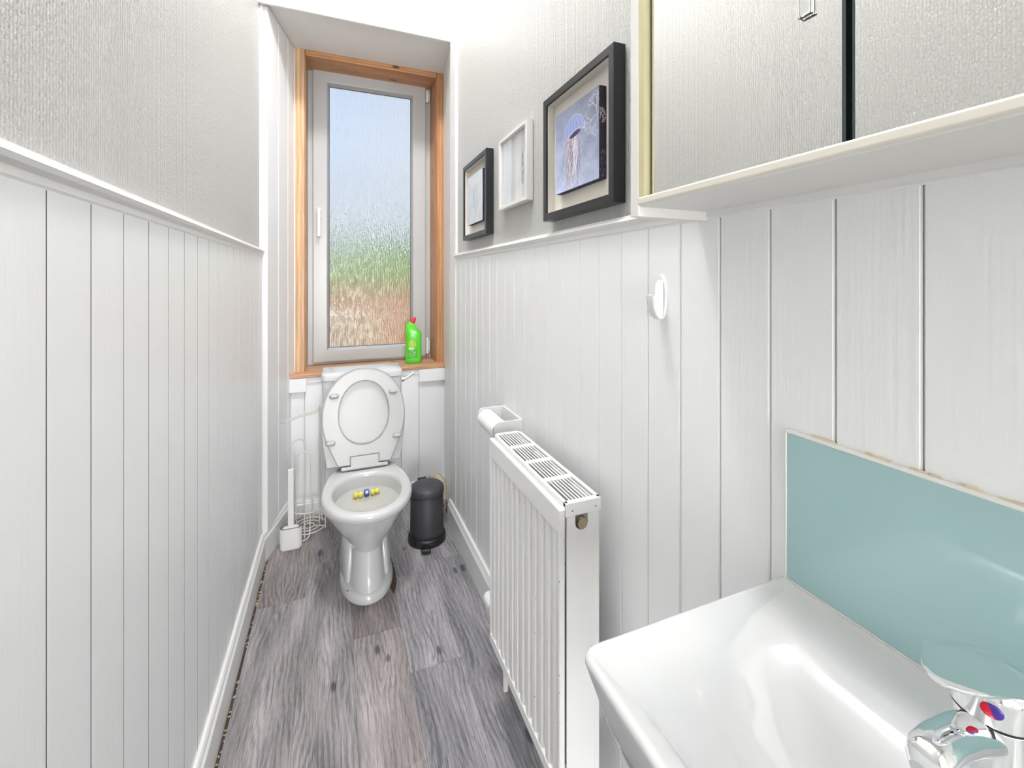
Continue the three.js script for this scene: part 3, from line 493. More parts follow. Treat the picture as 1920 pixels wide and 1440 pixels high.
{ // bottle of toilet cleaner on the sill
  const b = thing('cleaner_bottle', 'green toilet cleaner bottle with angled neck and red cap on the sill', 'bottle', [0.428, 0.757, -2.645]);
  b.rotation.y = -0.12;
  const sec = (xl, xr, hd, y, sk = 0) => { const o = []; for (let i = 0; i < 40; i++) { const a = -i / 40 * Math.PI * 2, c = Math.cos(a), s = Math.sin(a), e = 2 / 3.2; o.push([(xl + xr) / 2 + (xr - xl) / 2 * Math.sign(c) * Math.pow(Math.abs(c), e), y + sk * (c), hd * Math.sign(s) * Math.pow(Math.abs(s), e)]); } return o; };
  part('body', loft([sec(-0.040, 0.042, 0.022, 0), sec(-0.045, 0.047, 0.027, 0.004), sec(-0.046, 0.048, 0.028, 0.02), sec(-0.045, 0.048, 0.028, 0.09), sec(-0.042, 0.048, 0.028, 0.14), sec(-0.044, 0.049, 0.028, 0.178, -0.002), sec(-0.046, 0.036, 0.026, 0.197, -0.004), sec(-0.042, 0.016, 0.021, 0.216, -0.007), sec(-0.030, 0.008, 0.016, 0.230, -0.009), sec(-0.020, 0.006, 0.012, 0.240, -0.009)], true, true), M.bottle, b);
  const cap = part('cap', merge(lathe([[0.0001, 0], [0.0135, 0], [0.014, 0.003], [0.0125, 0.018], [0.0115, 0.02], [0.0085, 0.036], [0.005, 0.0385], [0.0001, 0.0385]], 20)), M.cap, b);
  cap.position.set(-0.008, 0.236, 0); cap.rotation.z = -0.55;
  const cv = document.createElement('canvas'); cv.width = 256; cv.height = 512; const x = cv.getContext('2d');
  x.fillStyle = '#5bc72e'; x.fillRect(0, 0, 256, 512);
  x.fillStyle = '#4fae3a'; x.fillRect(0, 250, 256, 262);
  x.fillStyle = '#b6dd3a'; x.beginPath(); x.arc(128, 120, 96, 0, 7); x.fill();
  x.fillStyle = '#8fc41c'; x.beginPath(); x.arc(128, 120, 80, 0, 7); x.fill();
  x.strokeStyle = '#c2e25a'; x.lineWidth = 7; for (let i = 0; i < 8; i++) { x.beginPath(); x.moveTo(128, 120); x.lineTo(128 + 78 * Math.cos(i * 0.785), 120 + 78 * Math.sin(i * 0.785)); x.stroke(); }
  x.fillStyle = '#e4f2a8'; x.beginPath(); x.ellipse(100, 40, 26, 11, -0.5, 0, 7); x.fill();
  x.fillStyle = '#d8f0c8'; x.fillRect(30, 232, 150, 34); x.fillStyle = '#c6d84a'; x.fillRect(44, 200, 120, 20); x.fillStyle = '#a9dc8a'; x.fillRect(60, 290, 110, 12);
  x.strokeStyle = '#a9dc8a'; x.lineWidth = 6; x.strokeRect(12, 380, 62, 62); x.fillStyle = '#9fd68a'; x.beginPath(); x.ellipse(196, 350, 30, 16, -0.6, 0, 7); x.fill(); x.fillRect(130, 408, 90, 10);
  const lt = new THREE.CanvasTexture(cv); lt.colorSpace = THREE.SRGBColorSpace;
  const lg = new THREE.PlaneGeometry(0.056, 0.112, 10, 1); { const p = lg.attributes.position; for (let i = 0; i < p.count; i++) { const c = p.getX(i) / 0.047; p.setZ(i, 0.0283 * Math.pow(Math.max(0, 1 - Math.pow(Math.abs(c - 0.12), 3.2)), 1 / 3.2) + 0.0006); } lg.computeVertexNormals(); }
  part('label', lg.translate(-0.007, 0.085, 0), std({ map: lt, roughness: 0.3 }), b);
}

// ---------------------------------------------------------------- radiator
{
  const R = thing('radiator', 'white double panel radiator with slotted top grille on the right wall', 'radiator', [0.4125, 0, -0.985]);
  const x0 = 0, x1 = 0.0935, za = -0.214, zb = 0.214, yb = 0.206, yt = 0.795;
  // front panel: pressed vertical ribs
  const prof = [], nR = 12, pitch = (zb - za - 0.02) / nR;
  for (let i = 0; i < nR; i++) { const z = za + 0.01 + i * pitch; for (const [t, o] of [[0, 0.009], [0.18, 0.009], [0.32, 0.001], [0.78, 0.001], [0.92, 0.009]]) prof.push([z + t * pitch, o]); }
  prof.push([zb - 0.01, 0.009]);
  const panel = (x, dir, y0, y1) => { const rings = [y0, y1].map((y) => [...prof.map(([z, o]) => [x + dir * o, y, z]), ...[...prof].reverse().map(([z]) => [x + dir * 0.013, y, z])]); return toCreasedNormals(loft(dir > 0 ? rings : rings.reverse(), true, true).toNonIndexed(), 0.35); };
  const smoothEdge = (x, dir, y0, y1) => rbox(Math.min(x, x + dir * 0.013) - 0.0006, Math.max(x, x + dir * 0.013), y0, y1, za - 0.0007, zb + 0.0007, 0.004);
  part('front_panel', merge(panel(x0, 1, yb + 0.026, yt - 0.052), smoothEdge(x0, 1, yb, yb + 0.030), smoothEdge(x0, 1, yt - 0.055, yt - 0.002), rbox(x0, 0.013, yb, yt - 0.01, za, za + 0.012, 0.004), rbox(x0, 0.013, yb, yt - 0.01, zb - 0.012, zb, 0.004)), M.radiator, R);
  part('top_bead', merge(capsule(0.0065, zb - za - 0.03, x0 + 0.006, yt - 0.0055, 0, 'z')), M.radiator, R);
  part('back_panel', merge(smoothEdge(x1, -1, yb, yt - 0.006)), M.radiator, R);
  part('convector_fins', merge(Array.from({ length: 22 }, (_, i) => box(0.016, x1 - 0.016, yb + 0.04, yt - 0.13, za + 0.02 + i * 0.018, za + 0.0215 + i * 0.018))), M.radiator, R);
  part('core', box(0.04, 0.054, yb + 0.03, yt - 0.15, za + 0.01, zb - 0.01), M.radiator, R);
  // near end panel with a rounded notch for the plug
  const ex0 = 0.0165, ex1 = x1 - 0.0115, ny = yt - 0.045, nx = (ex0 + ex1) / 2 + 0.0015, nr = 0.0145, notch = [];
  for (let i = 0; i <= 16; i++) { const a = Math.PI * i / 16; notch.push([nx - nr * Math.cos(a), ny - nr * Math.sin(a) + 0.008]); }
  part('end_panel', extrude([[ex0, yb + 0.004], [ex1, yb + 0.004], [ex1, yt - 0.016], [nx + nr, yt - 0.016], ...notch.reverse(), [nx - nr, yt - 0.016], [ex0, yt - 0.016]], 0.002, 0.0006).translate(0, 0, zb - 0.0035), M.radiator, R);
  part('end_panel_001', rbox(0.0145, ex1 + 0.002, yb + 0.004, yt - 0.006, za, za + 0.003, 0.001), M.radiator, R);
  const pl = part('plug', merge(cyl(0.0115, 0.0115, 0.012, 0, 0, 0, 8).rotateX(Math.PI / 2).translate(nx + 0.001, ny + 0.006, zb - 0.004)), M.brass, R);
  part('plug_seat', cyl(0.0142, 0.0142, 0.02, 0, 0, 0).rotateX(Math.PI / 2).translate(nx, ny + 0.004, zb - 0.0165), M.radGrey, R);
  // grille: rim, cross bars and slats
  const gy0 = yt - 0.001, gy1 = yt + 0.009, gx0 = 0.012, gx1 = x1 + 0.001;
  const grille = part('grille_frame', merge(rbox(gx0, gx0 + 0.003, yt - 0.02, gy0 + 0.003, za + 0.002, zb + 0.002, 0.001), rbox(gx0, gx0 + 0.008, gy0, gy1, za + 0.002, zb + 0.002, 0.002), rbox(gx1 - 0.009, gx1, gy0, gy1, za + 0.002, zb + 0.002, 0.002), rbox(gx0, gx1, gy0, gy1, za + 0.002, za + 0.012, 0.002), rbox(gx0, gx1, gy0, gy1, zb - 0.009, zb + 0.002, 0.002), rbox(gx0, gx1, yt - 0.019, gy1 - 0.001, zb - 0.001, zb + 0.003, 0.0012)), M.radiator, R);
  const cells = 4, cl = (zb - za - 0.021 + 0.002) / cells;
  for (let c = 0; c < cells; c++) {
    const a = za + 0.012 + c * cl, b = a + cl;
    if (c) part('cross_bar', rbox(gx0 + 0.004, gx1 - 0.004, gy0 + 0.001, gy1 - 0.0006, a - 0.008, a + 0.008, 0.0015), M.radiator, grille);
    for (let i = 1; i < 8; i++) { const x = lerp(gx0 + 0.008, gx1 - 0.009, i / 8); part('slat', rbox(x - 0.0016, x + 0.0016, gy1 - 0.004, gy1 - 0.001, a, b, 0.0007, 1), M.radiator, grille); }
  }
  for (const x of [gx0 + 0.015, gx1 - 0.013]) part('clip_hole', cyl(0.0014, 0.0014, 0.001, 0, 0, 0, 10).rotateX(Math.PI / 2).translate(x, yt - 0.008, zb + 0.0031), M.radDark, grille);
  // wall brackets, valve and tails
  for (const y of [0.26, 0.68]) for (const z of [-0.14, 0.12]) part('bracket', box(x1 - 0.002, 0.1355, y, y + 0.04, z, z + 0.02), M.radiator, R);
  const v = part('valve', merge(lathe([[0.0001, -0.03], [0.017, -0.028], [0.019, -0.02], [0.019, 0.02], [0.016, 0.027], [0.0001, 0.03]], 24).rotateX(Math.PI / 2).translate(0.035, 0.251, za - 0.085)), M.whitePlastic, R);
  part('valve_body', merge(cyl(0.010, 0.010, 0.055, 0, 0, 0).rotateX(Math.PI / 2).translate(0.035, 0.251, za - 0.028), cyl(0.011, 0.011, 0.05, 0, 0, 0).rotateZ(Math.PI / 2).translate(0.052, 0.243, za - 0.046)), M.brass, R);
  part('pipe', cyl(0.0085, 0.0085, 0.252, 0.0675, 0.122, za - 0.046), M.wire, R);
  const rs = []; for (let i = 0; i < 34; i++) rs.push(new THREE.SphereGeometry(0.0006 + 0.0014 * rnd() * rnd(), 6, 4).scale(0.3, 1.2, 1).translate(i < 20 ? 0.0005 : 0.001, 0.30 + 0.36 * rnd(), i < 14 ? zb - 0.006 + 0.004 * rnd() : zb - 0.02 - 0.12 * rnd() * rnd()));
  part('rust_specks', merge(rs), M.rust, R).userData.kind = 'stuff';
}
{ // roll holder on the wall past the radiator
  const h = thing('roll_holder', 'white wall bracket with a paper roll past the far radiator end', 'roll holder', [0.548, 0.78, -1.36]);
  const cheek = (z) => { const pts = [[0, -0.03], [0, 0.028], [-0.078, 0.028], [-0.088, 0.024], [-0.094, 0.014], [-0.094, -0.02], [-0.088, -0.032], [-0.02, -0.034]]; return extrude(pts.reverse(), 0.003, 0.001).translate(0, 0, z); };
  part('back_plate', rbox(-0.004, 0.0, -0.034, 0.028, -0.081, 0.082, 0.001), M.whitePlastic, h);
  part('cheek', cheek(-0.083), M.whitePlastic, h); part('cheek_001', cheek(0.080), M.whitePlastic, h);
  part('paper_roll', lathe([[0.012, -0.074], [0.030, -0.074], [0.031, -0.072], [0.031, 0.072], [0.030, 0.074], [0.012, 0.074], [0.012, -0.074]], 40).rotateX(Math.PI / 2).translate(-0.068, -0.006, 0), M.paperRoll, h);
  part('spindle', cyl(0.008, 0.008, 0.16, 0, 0, 0).rotateX(Math.PI / 2).translate(-0.068, -0.006, 0), M.whitePlastic, h);
}
{ // adhesive hook
  const h = thing('wall_hook', 'white oval adhesive hook on the boarding below the cabinet', 'hook', [0.548, 1.22, -0.632]);
  const ov = []; for (let i = 0; i < 40; i++) { const a = i / 40 * Math.PI * 2; ov.push([0.0125 * Math.cos(a), 0.040 * Math.sin(a)]); }
  part('plate', extrude(ov, 0.003, 0.002, [], 3).rotateY(-Math.PI / 2), M.whitePlastic, h);
  const lip = [[0, 0.030], [-0.006, 0.02], [-0.007, -0.014], [-0.012, -0.022], [-0.019, -0.014], [-0.0235, 0.004], [-0.0245, 0.003], [-0.022, -0.020], [-0.016, -0.034], [-0.008, -0.0405], [0, -0.0405]];
  const g = extrude(lip, 0.012, 0.003, [], 4).translate(0, 0, -0.006).translate(-0.005, 0, 0);
  part('prong', toCreasedNormals(g, 0.8), M.whitePlastic, h);
}

// ---------------------------------------------------------------- framed pictures on the right wall
function canvasTex(w, h, f) { const cv = document.createElement('canvas'); cv.width = w; cv.height = h; f(cv.getContext('2d'), w, h); const t = new THREE.CanvasTexture(cv); t.colorSpace = THREE.SRGBColorSpace; return t; }
function seaweed(x, px, py, len, ang, depth, w, col) { x.strokeStyle = col; x.lineWidth = w; const ex = px + len * Math.cos(ang), ey = py + len * Math.sin(ang); x.beginPath(); x.moveTo(px, py); x.quadraticCurveTo(px + len * 0.5 * Math.cos(ang + 0.3), py + len * 0.5 * Math.sin(ang + 0.3), ex, ey); x.stroke(); if (depth) for (const d of [-0.65, 0.1, 0.7]) seaweed(x, ex, ey, len * (0.62 + 0.2 * rnd()), ang + d + 0.3 * (rnd() - 0.5), depth - 1, w * 0.8, col); }
function jellyfish(x, w, h, dim) {
  // marbled blue-grey ground, darker at the top right as printed
  const im = x.createImageData(w, h);
  for (let j = 0; j < h; j++) for (let i = 0; i < w; i++) { const u = i / w, v = j / h, n = fbm(u * 5, v * 5, 3, 4), s = dim ? 218 + 20 * n : 122 + 96 * clamp(v * 0.75 + (1 - u) * 0.35 - 0.05, 0, 1) + 34 * n, k = (j * w + i) * 4; im.data[k] = s * (dim ? 0.98 : 0.90); im.data[k + 1] = s * (dim ? 1 : 0.95); im.data[k + 2] = s * (dim ? 1.02 : 1.10); im.data[k + 3] = 255; }
  x.putImageData(im, 0, 0);
  x.lineCap = 'round';
  if (dim) {
    x.strokeStyle = 'rgba(110,125,150,0.55)'; x.lineWidth = 3;
    for (let k = 0; k < 16; k++) { x.beginPath(); let px = w * (0.35 + 0.3 * rnd()), py = h * (0.2 + 0.3 * rnd()); x.moveTo(px, py); for (let i = 0; i < 8; i++) { px += (rnd() - 0.5) * 26; py += h * 0.05; x.lineTo(px, py); } x.stroke(); }
    return;
  }
  const bx = w * 0.46, by = h * 0.33, rx = w * 0.25, ry = h * 0.205;
  // trailing arms
  for (let k = 0; k < 84; k++) {
    const c = ['#f6eef0', '#d9c6c8', '#4e5580', '#e6e2ee', '#c39a86', '#39406a'][k % 6];
    x.strokeStyle = c; x.lineWidth = 2 + 3.4 * rnd(); x.beginPath();
    let px = bx + (rnd() - 0.5) * rx * 1.1, py = by + ry * 0.15; x.moveTo(px, py);
    const n = 10 + Math.floor(rnd() * 8), drift = (rnd() - 0.62) * w * 0.018; for (let i = 0; i < n; i++) { px += (rnd() - 0.5) * w * 0.05 + drift; py += h * 0.036; x.lineTo(px, py); } x.stroke();
  }
  for (const [a, b, c, d, e, f2] of [[-0.6, 0.3, -0.9, 1.2, -1.5, 2.5], [0.4, 0.3, 0.7, 1.4, 1.35, 2.0], [0.6, 0.2, 0.75, 1.0, 1.5, 1.15], [-0.4, 0.4, -0.5, 1.6, -1.2, 1.9]]) { x.strokeStyle = '#5b6384'; x.lineWidth = 2.4; x.beginPath(); x.moveTo(bx + a * rx, by + b * ry); x.quadraticCurveTo(bx + c * rx, by + d * ry, bx + e * rx, by + f2 * ry); x.stroke(); }
  // bell
  const gr = x.createLinearGradient(bx - rx, by - ry, bx + rx, by + ry * 0.4); gr.addColorStop(0, '#8f9ccb'); gr.addColorStop(0.5, '#5a66a0'); gr.addColorStop(1, '#333a68');
  x.save(); x.translate(bx, by); x.rotate(-0.12);
  x.fillStyle = gr; x.beginPath(); x.moveTo(-rx, ry * 0.35); x.bezierCurveTo(-rx * 1.15, -ry * 1.35, rx * 1.15, -ry * 1.35, rx, ry * 0.35); x.bezierCurveTo(rx * 0.6, -ry * 0.15, -rx * 0.6, -ry * 0.15, -rx, ry * 0.35); x.fill();
  x.strokeStyle = '#e9dfe6'; x.lineWidth = 3.5; x.stroke();
  for (let k = -6; k <= 6; k++) { x.strokeStyle = k % 2 ? '#cfd2ea' : '#3a4376'; x.lineWidth = 1.6; x.beginPath(); x.moveTo(k * rx * 0.05, -ry * 0.92); x.quadraticCurveTo(k * rx * 0.17, -ry * 0.5, k * rx * 0.155, ry * 0.06); x.stroke(); }
  x.strokeStyle = '#d9a998'; x.lineWidth = 4; x.beginPath(); x.moveTo(-rx, ry * 0.35); x.bezierCurveTo(-rx * 0.6, ry * 0.0, rx * 0.6, ry * 0.0, rx, ry * 0.35); x.stroke();
  x.fillStyle = '#2c2f55'; x.beginPath(); x.ellipse(rx * 0.1, ry * 0.2, rx * 0.5, ry * 0.14, 0, 0, 7); x.fill();
  x.restore();
  seaweed(x, w * 0.97, h * 0.34, w * 0.12, -1.75, 3, 5, '#d8cfd6'); seaweed(x, w * 0.97, h * 0.3, w * 0.12, 2.9, 3, 4, '#d8cfd6'); seaweed(x, w * 0.98, h * 0.33, w * 0.08, 2.2, 3, 4, '#d8cfd6');
  for (let k = 0; k < 5; k++) seaweed(x, w * (0.72 + 0.06 * k), h, w * 0.09, -1.57 + 0.2 * (rnd() - 0.5), 3, 2.2, 'rgba(225,230,240,0.45)');
}
function lining(t, s) { const o = s - 0.0192, i = s - 0.0212; part('lining', extrude([[-o, -o], [o, -o], [o, o], [-o, o]], 0.0195, 0, [[[-i, -i], [-i, i], [i, i], [i, -i]]]).translate(0, 0, 0.0055), M.mat, t); }
function boxFrame(name, label, at, size, depth, bar, m, rough) {
  const t = thing(name, label, 'picture', at);                          // origin: centre of the back, on the wall; local x across (towards the window), y up, z out
  t.rotation.y = -Math.PI / 2;
  const s = size / 2;
  part('frame', extrude([[-s, -s], [s, -s], [s, s], [-s, s]], depth - 0.002, 0.001, [[[-s + bar, -s + bar], [-s + bar, s - bar], [s - bar, s - bar], [s - bar, -s + bar]]], 1).translate(0, 0, 0.001), m, t);
  return [t, s];
}
{
  const [t, s] = boxFrame('picture_frame', 'black box frame with a blue jellyfish print nearest the mirror cabinet', [0.5565, 1.574, -0.916], 0.328, 0.030, 0.019, M.frameBlack);
  part('backing', box(-s + 0.012, s - 0.012, -s + 0.012, s - 0.012, 0.002, 0.0055), M.mat, t);
  lining(t, s);
  part('art_block', rbox(-0.102, 0.102, -0.102, 0.102, 0.0055, 0.0235, 0.001), M.artEdge, t);
  part('print', new THREE.PlaneGeometry(0.2035, 0.2035).translate(0, 0, 0.0241), std({ map: canvasTex(768, 768, (x, w, h) => jellyfish(x, w, h, false)), roughness: 0.55 }), t);
  const sd = canvasTex(96, 768, (x, w, h) => { x.fillStyle = '#1d1830'; x.fillRect(0, 0, w, h); x.lineCap = 'round'; seaweed(x, 6, h * 0.36, 40, -1.4, 3, 5, '#d8cfd6'); seaweed(x, 4, h * 0.3, 36, 0.4, 3, 5, '#cfc6cf'); for (let k = 0; k < 40; k++) seaweed(x, rnd() * w, h * (0.72 + 0.28 * rnd()), 12, -1.57, 2, 2, ['#5d5578', '#8d7f96', '#3c365a'][k % 3]); });
  part('print_edge', new THREE.PlaneGeometry(0.0178, 0.2035).rotateY(-Math.PI / 2).rotateY(Math.PI).translate(0.1026, 0, 0.0145), std({ map: sd, roughness: 0.55 }), t);
}
{
  const [t, s] = boxFrame('picture_frame', 'black box frame with a pale print nearest the window', [0.5565, 1.588, -1.733], 0.325, 0.030, 0.019, M.frameBlack);
  part('backing', box(-s + 0.012, s - 0.012, -s + 0.012, s - 0.012, 0.002, 0.0055), M.mat, t);
  lining(t, s);
  part('art_block', rbox(-0.102, 0.102, -0.102, 0.102, 0.0055, 0.0235, 0.001), M.artEdge, t);
  part('print', new THREE.PlaneGeometry(0.2035, 0.2035).translate(0, 0, 0.0241), std({ map: canvasTex(384, 384, (x, w, h) => jellyfish(x, w, h, true)), roughness: 0.3 }), t);
}
{
  const [t, s] = boxFrame('picture_frame', 'small white frame with a white print between the two black frames', [0.5565, 1.617, -1.333], 0.245, 0.022, 0.012, M.frameWhite);
  part('print', box(-s + 0.008, s - 0.008, -s + 0.008, s - 0.008, 0.003, 0.008), std({ color: C(0.82, 0.82, 0.82), roughness: 0.5 }), t);
  part('sketch', new THREE.PlaneGeometry(0.22, 0.22).translate(0, 0, 0.0088), std({ roughness: 0.5, map: canvasTex(384, 384, (x, w, h) => {
    x.fillStyle = '#eceef0'; x.fillRect(0, 0, w, h); x.fillStyle = '#d9dde2'; x.fillRect(w * 0.74, 0, w * 0.26, h); x.strokeStyle = '#7f8da3'; x.lineWidth = 4;
    for (let k = 0; k < 7; k++) { x.beginPath(); let px = w * (0.76 + 0.03 * rnd()), py = h * (0.3 + 0.1 * rnd()); x.moveTo(px, py); for (let i = 0; i < 9; i++) { px += (rnd() - 0.45) * 16; py += h * 0.05; x.lineTo(px, py); } x.stroke(); }
    x.strokeStyle = 'rgba(150,160,175,0.5)'; x.lineWidth = 2; for (let k = 0; k < 12; k++) { x.beginPath(); let px = w * (0.15 + 0.55 * rnd()), py = h * (0.5 + 0.3 * rnd()); x.moveTo(px, py); for (let i = 0; i < 6; i++) { px += (rnd() - 0.5) * 22; py += h * 0.03; x.lineTo(px, py); } x.stroke(); } }) }), t);
  part('glass', box(-s + 0.010, s - 0.010, -s + 0.010, s - 0.010, 0.0140, 0.0141), M.pane, t);
}

// ---------------------------------------------------------------- mirror cabinet
{
  const c = thing('mirror_cabinet', 'white wall cabinet with two sliding mirror doors above the basin', 'cabinet', [0.557, 1.352, -0.545]);
  const D = 0.142, W = 0.62, H = 0.50;                                  // local: x = -depth, z along the wall
  part('back', box(-0.006, 0, 0.005, H, 0, W), M.cabinet, c);
  part('end', rbox(-D - 0.002, -0.001, -0.008, H, -0.002, 0.0165, 0.0015), M.cabinet, c);
  part('end_001', rbox(-D - 0.002, -0.001, -0.008, H, W - 0.002, W + 0.010, 0.0015), M.cabinet, c);
  part('bottom', rbox(-D, 0, 0.006, 0.017, 0.002, W - 0.002, 0.003), M.cabinet, c);
  part('bottom_nosing', rbox(-D - 0.003, -D + 0.004, 0.008, 0.0195, 0.016, W - 0.002, 0.003), M.cabinetTrim, c);
  part('top', rbox(-D, 0, H - 0.014, H, 0.002, W - 0.002, 0.003), M.cabinet, c);
  part('edge_channel', merge(rbox(-D - 0.001, -D + 0.02, 0.018, H - 0.014, 0.016, 0.029, 0.001)), M.channel, c);
  // mirrors
  const mir = (x, z0, z1, name) => { const m = part(name, box(x, x + 0.004, 0.0185, H - 0.0145, z0, z1), M.mirrorEdge, c); part('mirror', box(x - 0.0004, x, 0.0187, H - 0.0147, z0 + 0.0004, z1 - 0.0006), M.mirror, m); return m; };
  const d1 = mir(-D + 0.0085, 0.035, 0.291, 'sliding_door'), d2 = mir(-D + 0.0175, 0.262, W - 0.004, 'sliding_door_001');
  part('finger_pull', rbox(-D + 0.002, -D + 0.0085, 0.152, 0.21, 0.252, 0.266, 0.002), M.clear, d1);
}

// ---------------------------------------------------------------- basin, splashback, tap
{
  const b = thing('wash_basin', 'white rectangular cloakroom basin on the right wall', 'basin', [0.5485, 0, -0.19]);
  // plan: x from -0.31 (room) to 0 (wall), z from -0.212 to 0.212
  const rr = (x0, x1, z0, z1, r0, r1, y, n = 10, sink = 0) => { // rounded rectangle, r0 at the room corners, r1 at the wall
    const o = [], arc = (cx, cz, r, a0) => { for (let i = 0; i <= n; i++) { const a = a0 + Math.PI / 2 * i / n; o.push([cx + r * Math.cos(a), y, cz + r * Math.sin(a)]); } };
    const line = (n2) => {};
    arc(x1 - r1, z1 - r1, r1, 0); arc(x0 + r0, z1 - r0, r0, Math.PI / 2); arc(x0 + r0, z0 + r0, r0, Math.PI); arc(x1 - r1, z0 + r1, r1, Math.PI * 1.5);
    // densify the straight runs so that rings of different shape join cleanly
    const d = []; for (let i = 0; i < o.length; i++) { d.push(o[i]); if (i % (n + 1) === n) { const p = o[i], q = o[(i + 1) % o.length]; for (let k = 1; k < 14; k++) d.push([lerp(p[0], q[0], k / 14), y, lerp(p[2], q[2], k / 14)]); } }
    return d.reverse();
  };
  const Y = 0.862;
  const rings = [
    rr(-0.17, 0, -0.10, 0.10, 0.05, 0.004, Y - 0.19), rr(-0.225, 0, -0.15, 0.15, 0.05, 0.004, Y - 0.17), rr(-0.275, 0, -0.187, 0.187, 0.04, 0.004, Y - 0.11), rr(-0.297, 0, -0.202, 0.202, 0.026, 0.004, Y - 0.055), rr(-0.308, 0, -0.209, 0.209, 0.019, 0.004, Y - 0.018),
    rr(-0.311, 0, -0.212, 0.212, 0.018, 0.004, Y - 0.007), rr(-0.310, 0, -0.2115, 0.2115, 0.017, 0.004, Y - 0.002), rr(-0.306, 0, -0.2085, 0.2085, 0.016, 0.004, Y), rr(-0.302, -0.004, -0.204, 0.204, 0.015, 0.006, Y - 0.001),
    rr(-0.296, -0.010, -0.196, 0.196, 0.018, 0.012, Y - 0.0055), rr(-0.288, -0.062, -0.186, 0.186, 0.03, 0.03, Y - 0.010), rr(-0.276, -0.092, -0.174, 0.174, 0.045, 0.05, Y - 0.020), rr(-0.262, -0.104, -0.158, 0.158, 0.055, 0.055, Y - 0.042), rr(-0.246, -0.112, -0.138, 0.138, 0.06, 0.06, Y - 0.075), rr(-0.228, -0.122, -0.112, 0.112, 0.05, 0.05, Y - 0.102), rr(-0.20, -0.138, -0.075, 0.075, 0.03, 0.03, Y - 0.116), rr(-0.183, -0.15, -0.022, 0.022, 0.016, 0.016, Y - 0.121)];
  part('bowl', loft(rings, true, true), M.china, b);
  part('waste', lathe([[0.0001, 0.004], [0.012, 0.003], [0.02, 0.0015], [0.021, 0]], 28).translate(-0.166, Y - 0.121, 0), M.chrome, b);
  part('trap', merge(cyl(0.018, 0.018, 0.14, -0.166, Y - 0.25, 0), tube([[-0.166, Y - 0.31, 0], [-0.16, Y - 0.345, 0], [-0.13, Y - 0.35, 0], [0, Y - 0.345, 0]], 0.016, 30)), M.whitePlastic, b);
  const s = part('sealant', tube([[-0.002, Y + 0.001, -0.208], [-0.002, Y + 0.001, 0], [-0.002, Y + 0.001, 0.208]], 0.004, 10), M.silicone, b);
}
{
  const s = thing('splashback', 'pale teal glass splashback panel behind the basin', 'splashback', [0.548, 0.8635, -0.19]);
  part('panel', rbox(-0.0055, 0, 0, 0.189, -0.203, 0.215, 0.001), M.splash, s);
  part('sealant_bead', merge(rbox(-0.0065, 0.001, 0.1885, 0.193, -0.206, 0.215, 0.0015), rbox(-0.0062, 0.001, 0.001, 0.19, -0.2065, -0.203, 0.0015)), M.silicone, s);
  const gs = []; for (const [z, l] of [[-0.175, 0.016], [-0.125, 0.03], [-0.075, 0.05], [-0.01, 0.03], [0.06, 0.05]]) for (let q = 0; q < 7; q++) { const a = z + l * rnd(); gs.push(rbox(-0.002 - 0.001 * rnd(), 0.001, 0.1922, 0.1938 + 0.0016 * rnd(), a, a + 0.006 + 0.01 * rnd(), 0.0006)); }
  part('old_sealant', merge(gs), M.stainedSilicone, s);
}
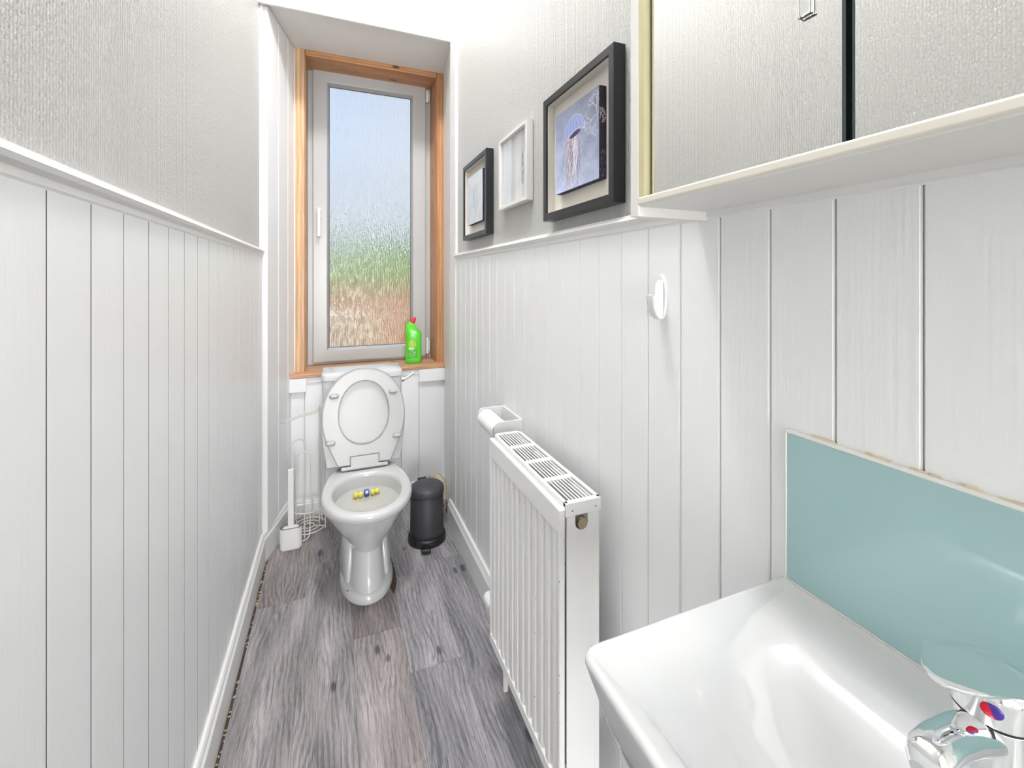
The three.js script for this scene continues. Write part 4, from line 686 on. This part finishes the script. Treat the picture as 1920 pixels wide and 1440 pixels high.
{
  const t = thing('mixer_tap', 'chrome single lever mixer tap with red and blue dot on the basin', 'tap', [0.487, 0.8565, -0.182]);
  part('body', merge(lathe([[0.0001, 0], [0.0265, 0], [0.0265, 0.004], [0.0245, 0.006], [0.0235, 0.02], [0.0235, 0.0485], [0.0228, 0.0495], [0.0001, 0.0495]], 48)), M.chrome, t);
  // spout
  const sp = []; for (const [x, y, ry, rz] of [[0.0, 0.034, 0.014, 0.017], [-0.02, 0.038, 0.013, 0.016], [-0.044, 0.046, 0.0115, 0.0145], [-0.07, 0.050, 0.0105, 0.0135], [-0.086, 0.048, 0.0105, 0.0135], [-0.093, 0.044, 0.009, 0.0115], [-0.097, 0.040, 0.005, 0.007]]) { const r = []; for (let i = 0; i < 28; i++) { const a = -i / 28 * Math.PI * 2; r.push([x, y + ry * Math.sin(a), rz * Math.cos(a)]); } sp.push(r); }
  part('spout', merge(loft(sp, true, true), cyl(0.0115, 0.0105, 0.016, -0.080, 0.033, 0)), M.chrome, t);
  part('seal_ring', lathe([[0.02, 0.0], [0.0236, 0.0], [0.0236, 0.0012], [0.02, 0.0012]], 40).translate(0, 0.0495, 0), M.blackRing, t);
  // lever head: a dome, tipped forward, running out into a flat peaked handle
  const head = part('lever', (() => {
    const secs = [[0.032, 0.066, 0.010, 0.006], [0.028, 0.071, 0.018, 0.011], [0.012, 0.079, 0.0245, 0.013], [-0.008, 0.086, 0.0262, 0.011], [-0.028, 0.092, 0.0255, 0.0075], [-0.044, 0.095, 0.0235, 0.0055], [-0.058, 0.097, 0.019, 0.0046], [-0.069, 0.098, 0.0125, 0.0038], [-0.075, 0.0985, 0.006, 0.0025]];
    const rings = secs.map(([x, y, hw, th]) => { const r = []; for (let i = 0; i < 36; i++) { const a = -i / 36 * Math.PI * 2, c = Math.cos(a), s = Math.sin(a), e = 2 / 2.6; r.push([x, y + (s > 0 ? th * 0.55 * (1 - 0.0 * Math.abs(c)) : th) * Math.sign(s) * Math.pow(Math.abs(s), s > 0 ? 0.9 : e), hw * Math.sign(c) * Math.pow(Math.abs(c), e)]); } return r; });
    return merge(loft(rings, true, true), lathe([[0.0001, 0.0505], [0.0235, 0.0505], [0.0247, 0.0525], [0.0255, 0.072], [0.0245, 0.080], [0.0001, 0.086]], 48));
  })(), M.chrome, t);
  const dot = (m, s, nm) => { const g = new THREE.SphereGeometry(1, 24, 14, s > 0 ? 0 : Math.PI, Math.PI); const o = part(nm, g.rotateX(Math.PI / 2).rotateZ(-Math.PI / 2 + 0.35), m, head); o.scale.set(0.0065, 0.0055, 0.002); const a = 0.38; o.position.set(-0.0252 * Math.cos(a), 0.065, 0.0252 * Math.sin(a)); o.rotation.order = 'YXZ'; o.rotation.y = -Math.PI / 2 + a; };
  dot(M.red, 1, 'hot_mark'); dot(M.blue, -1, 'cold_mark');
}
renderer.render(scene, camera);
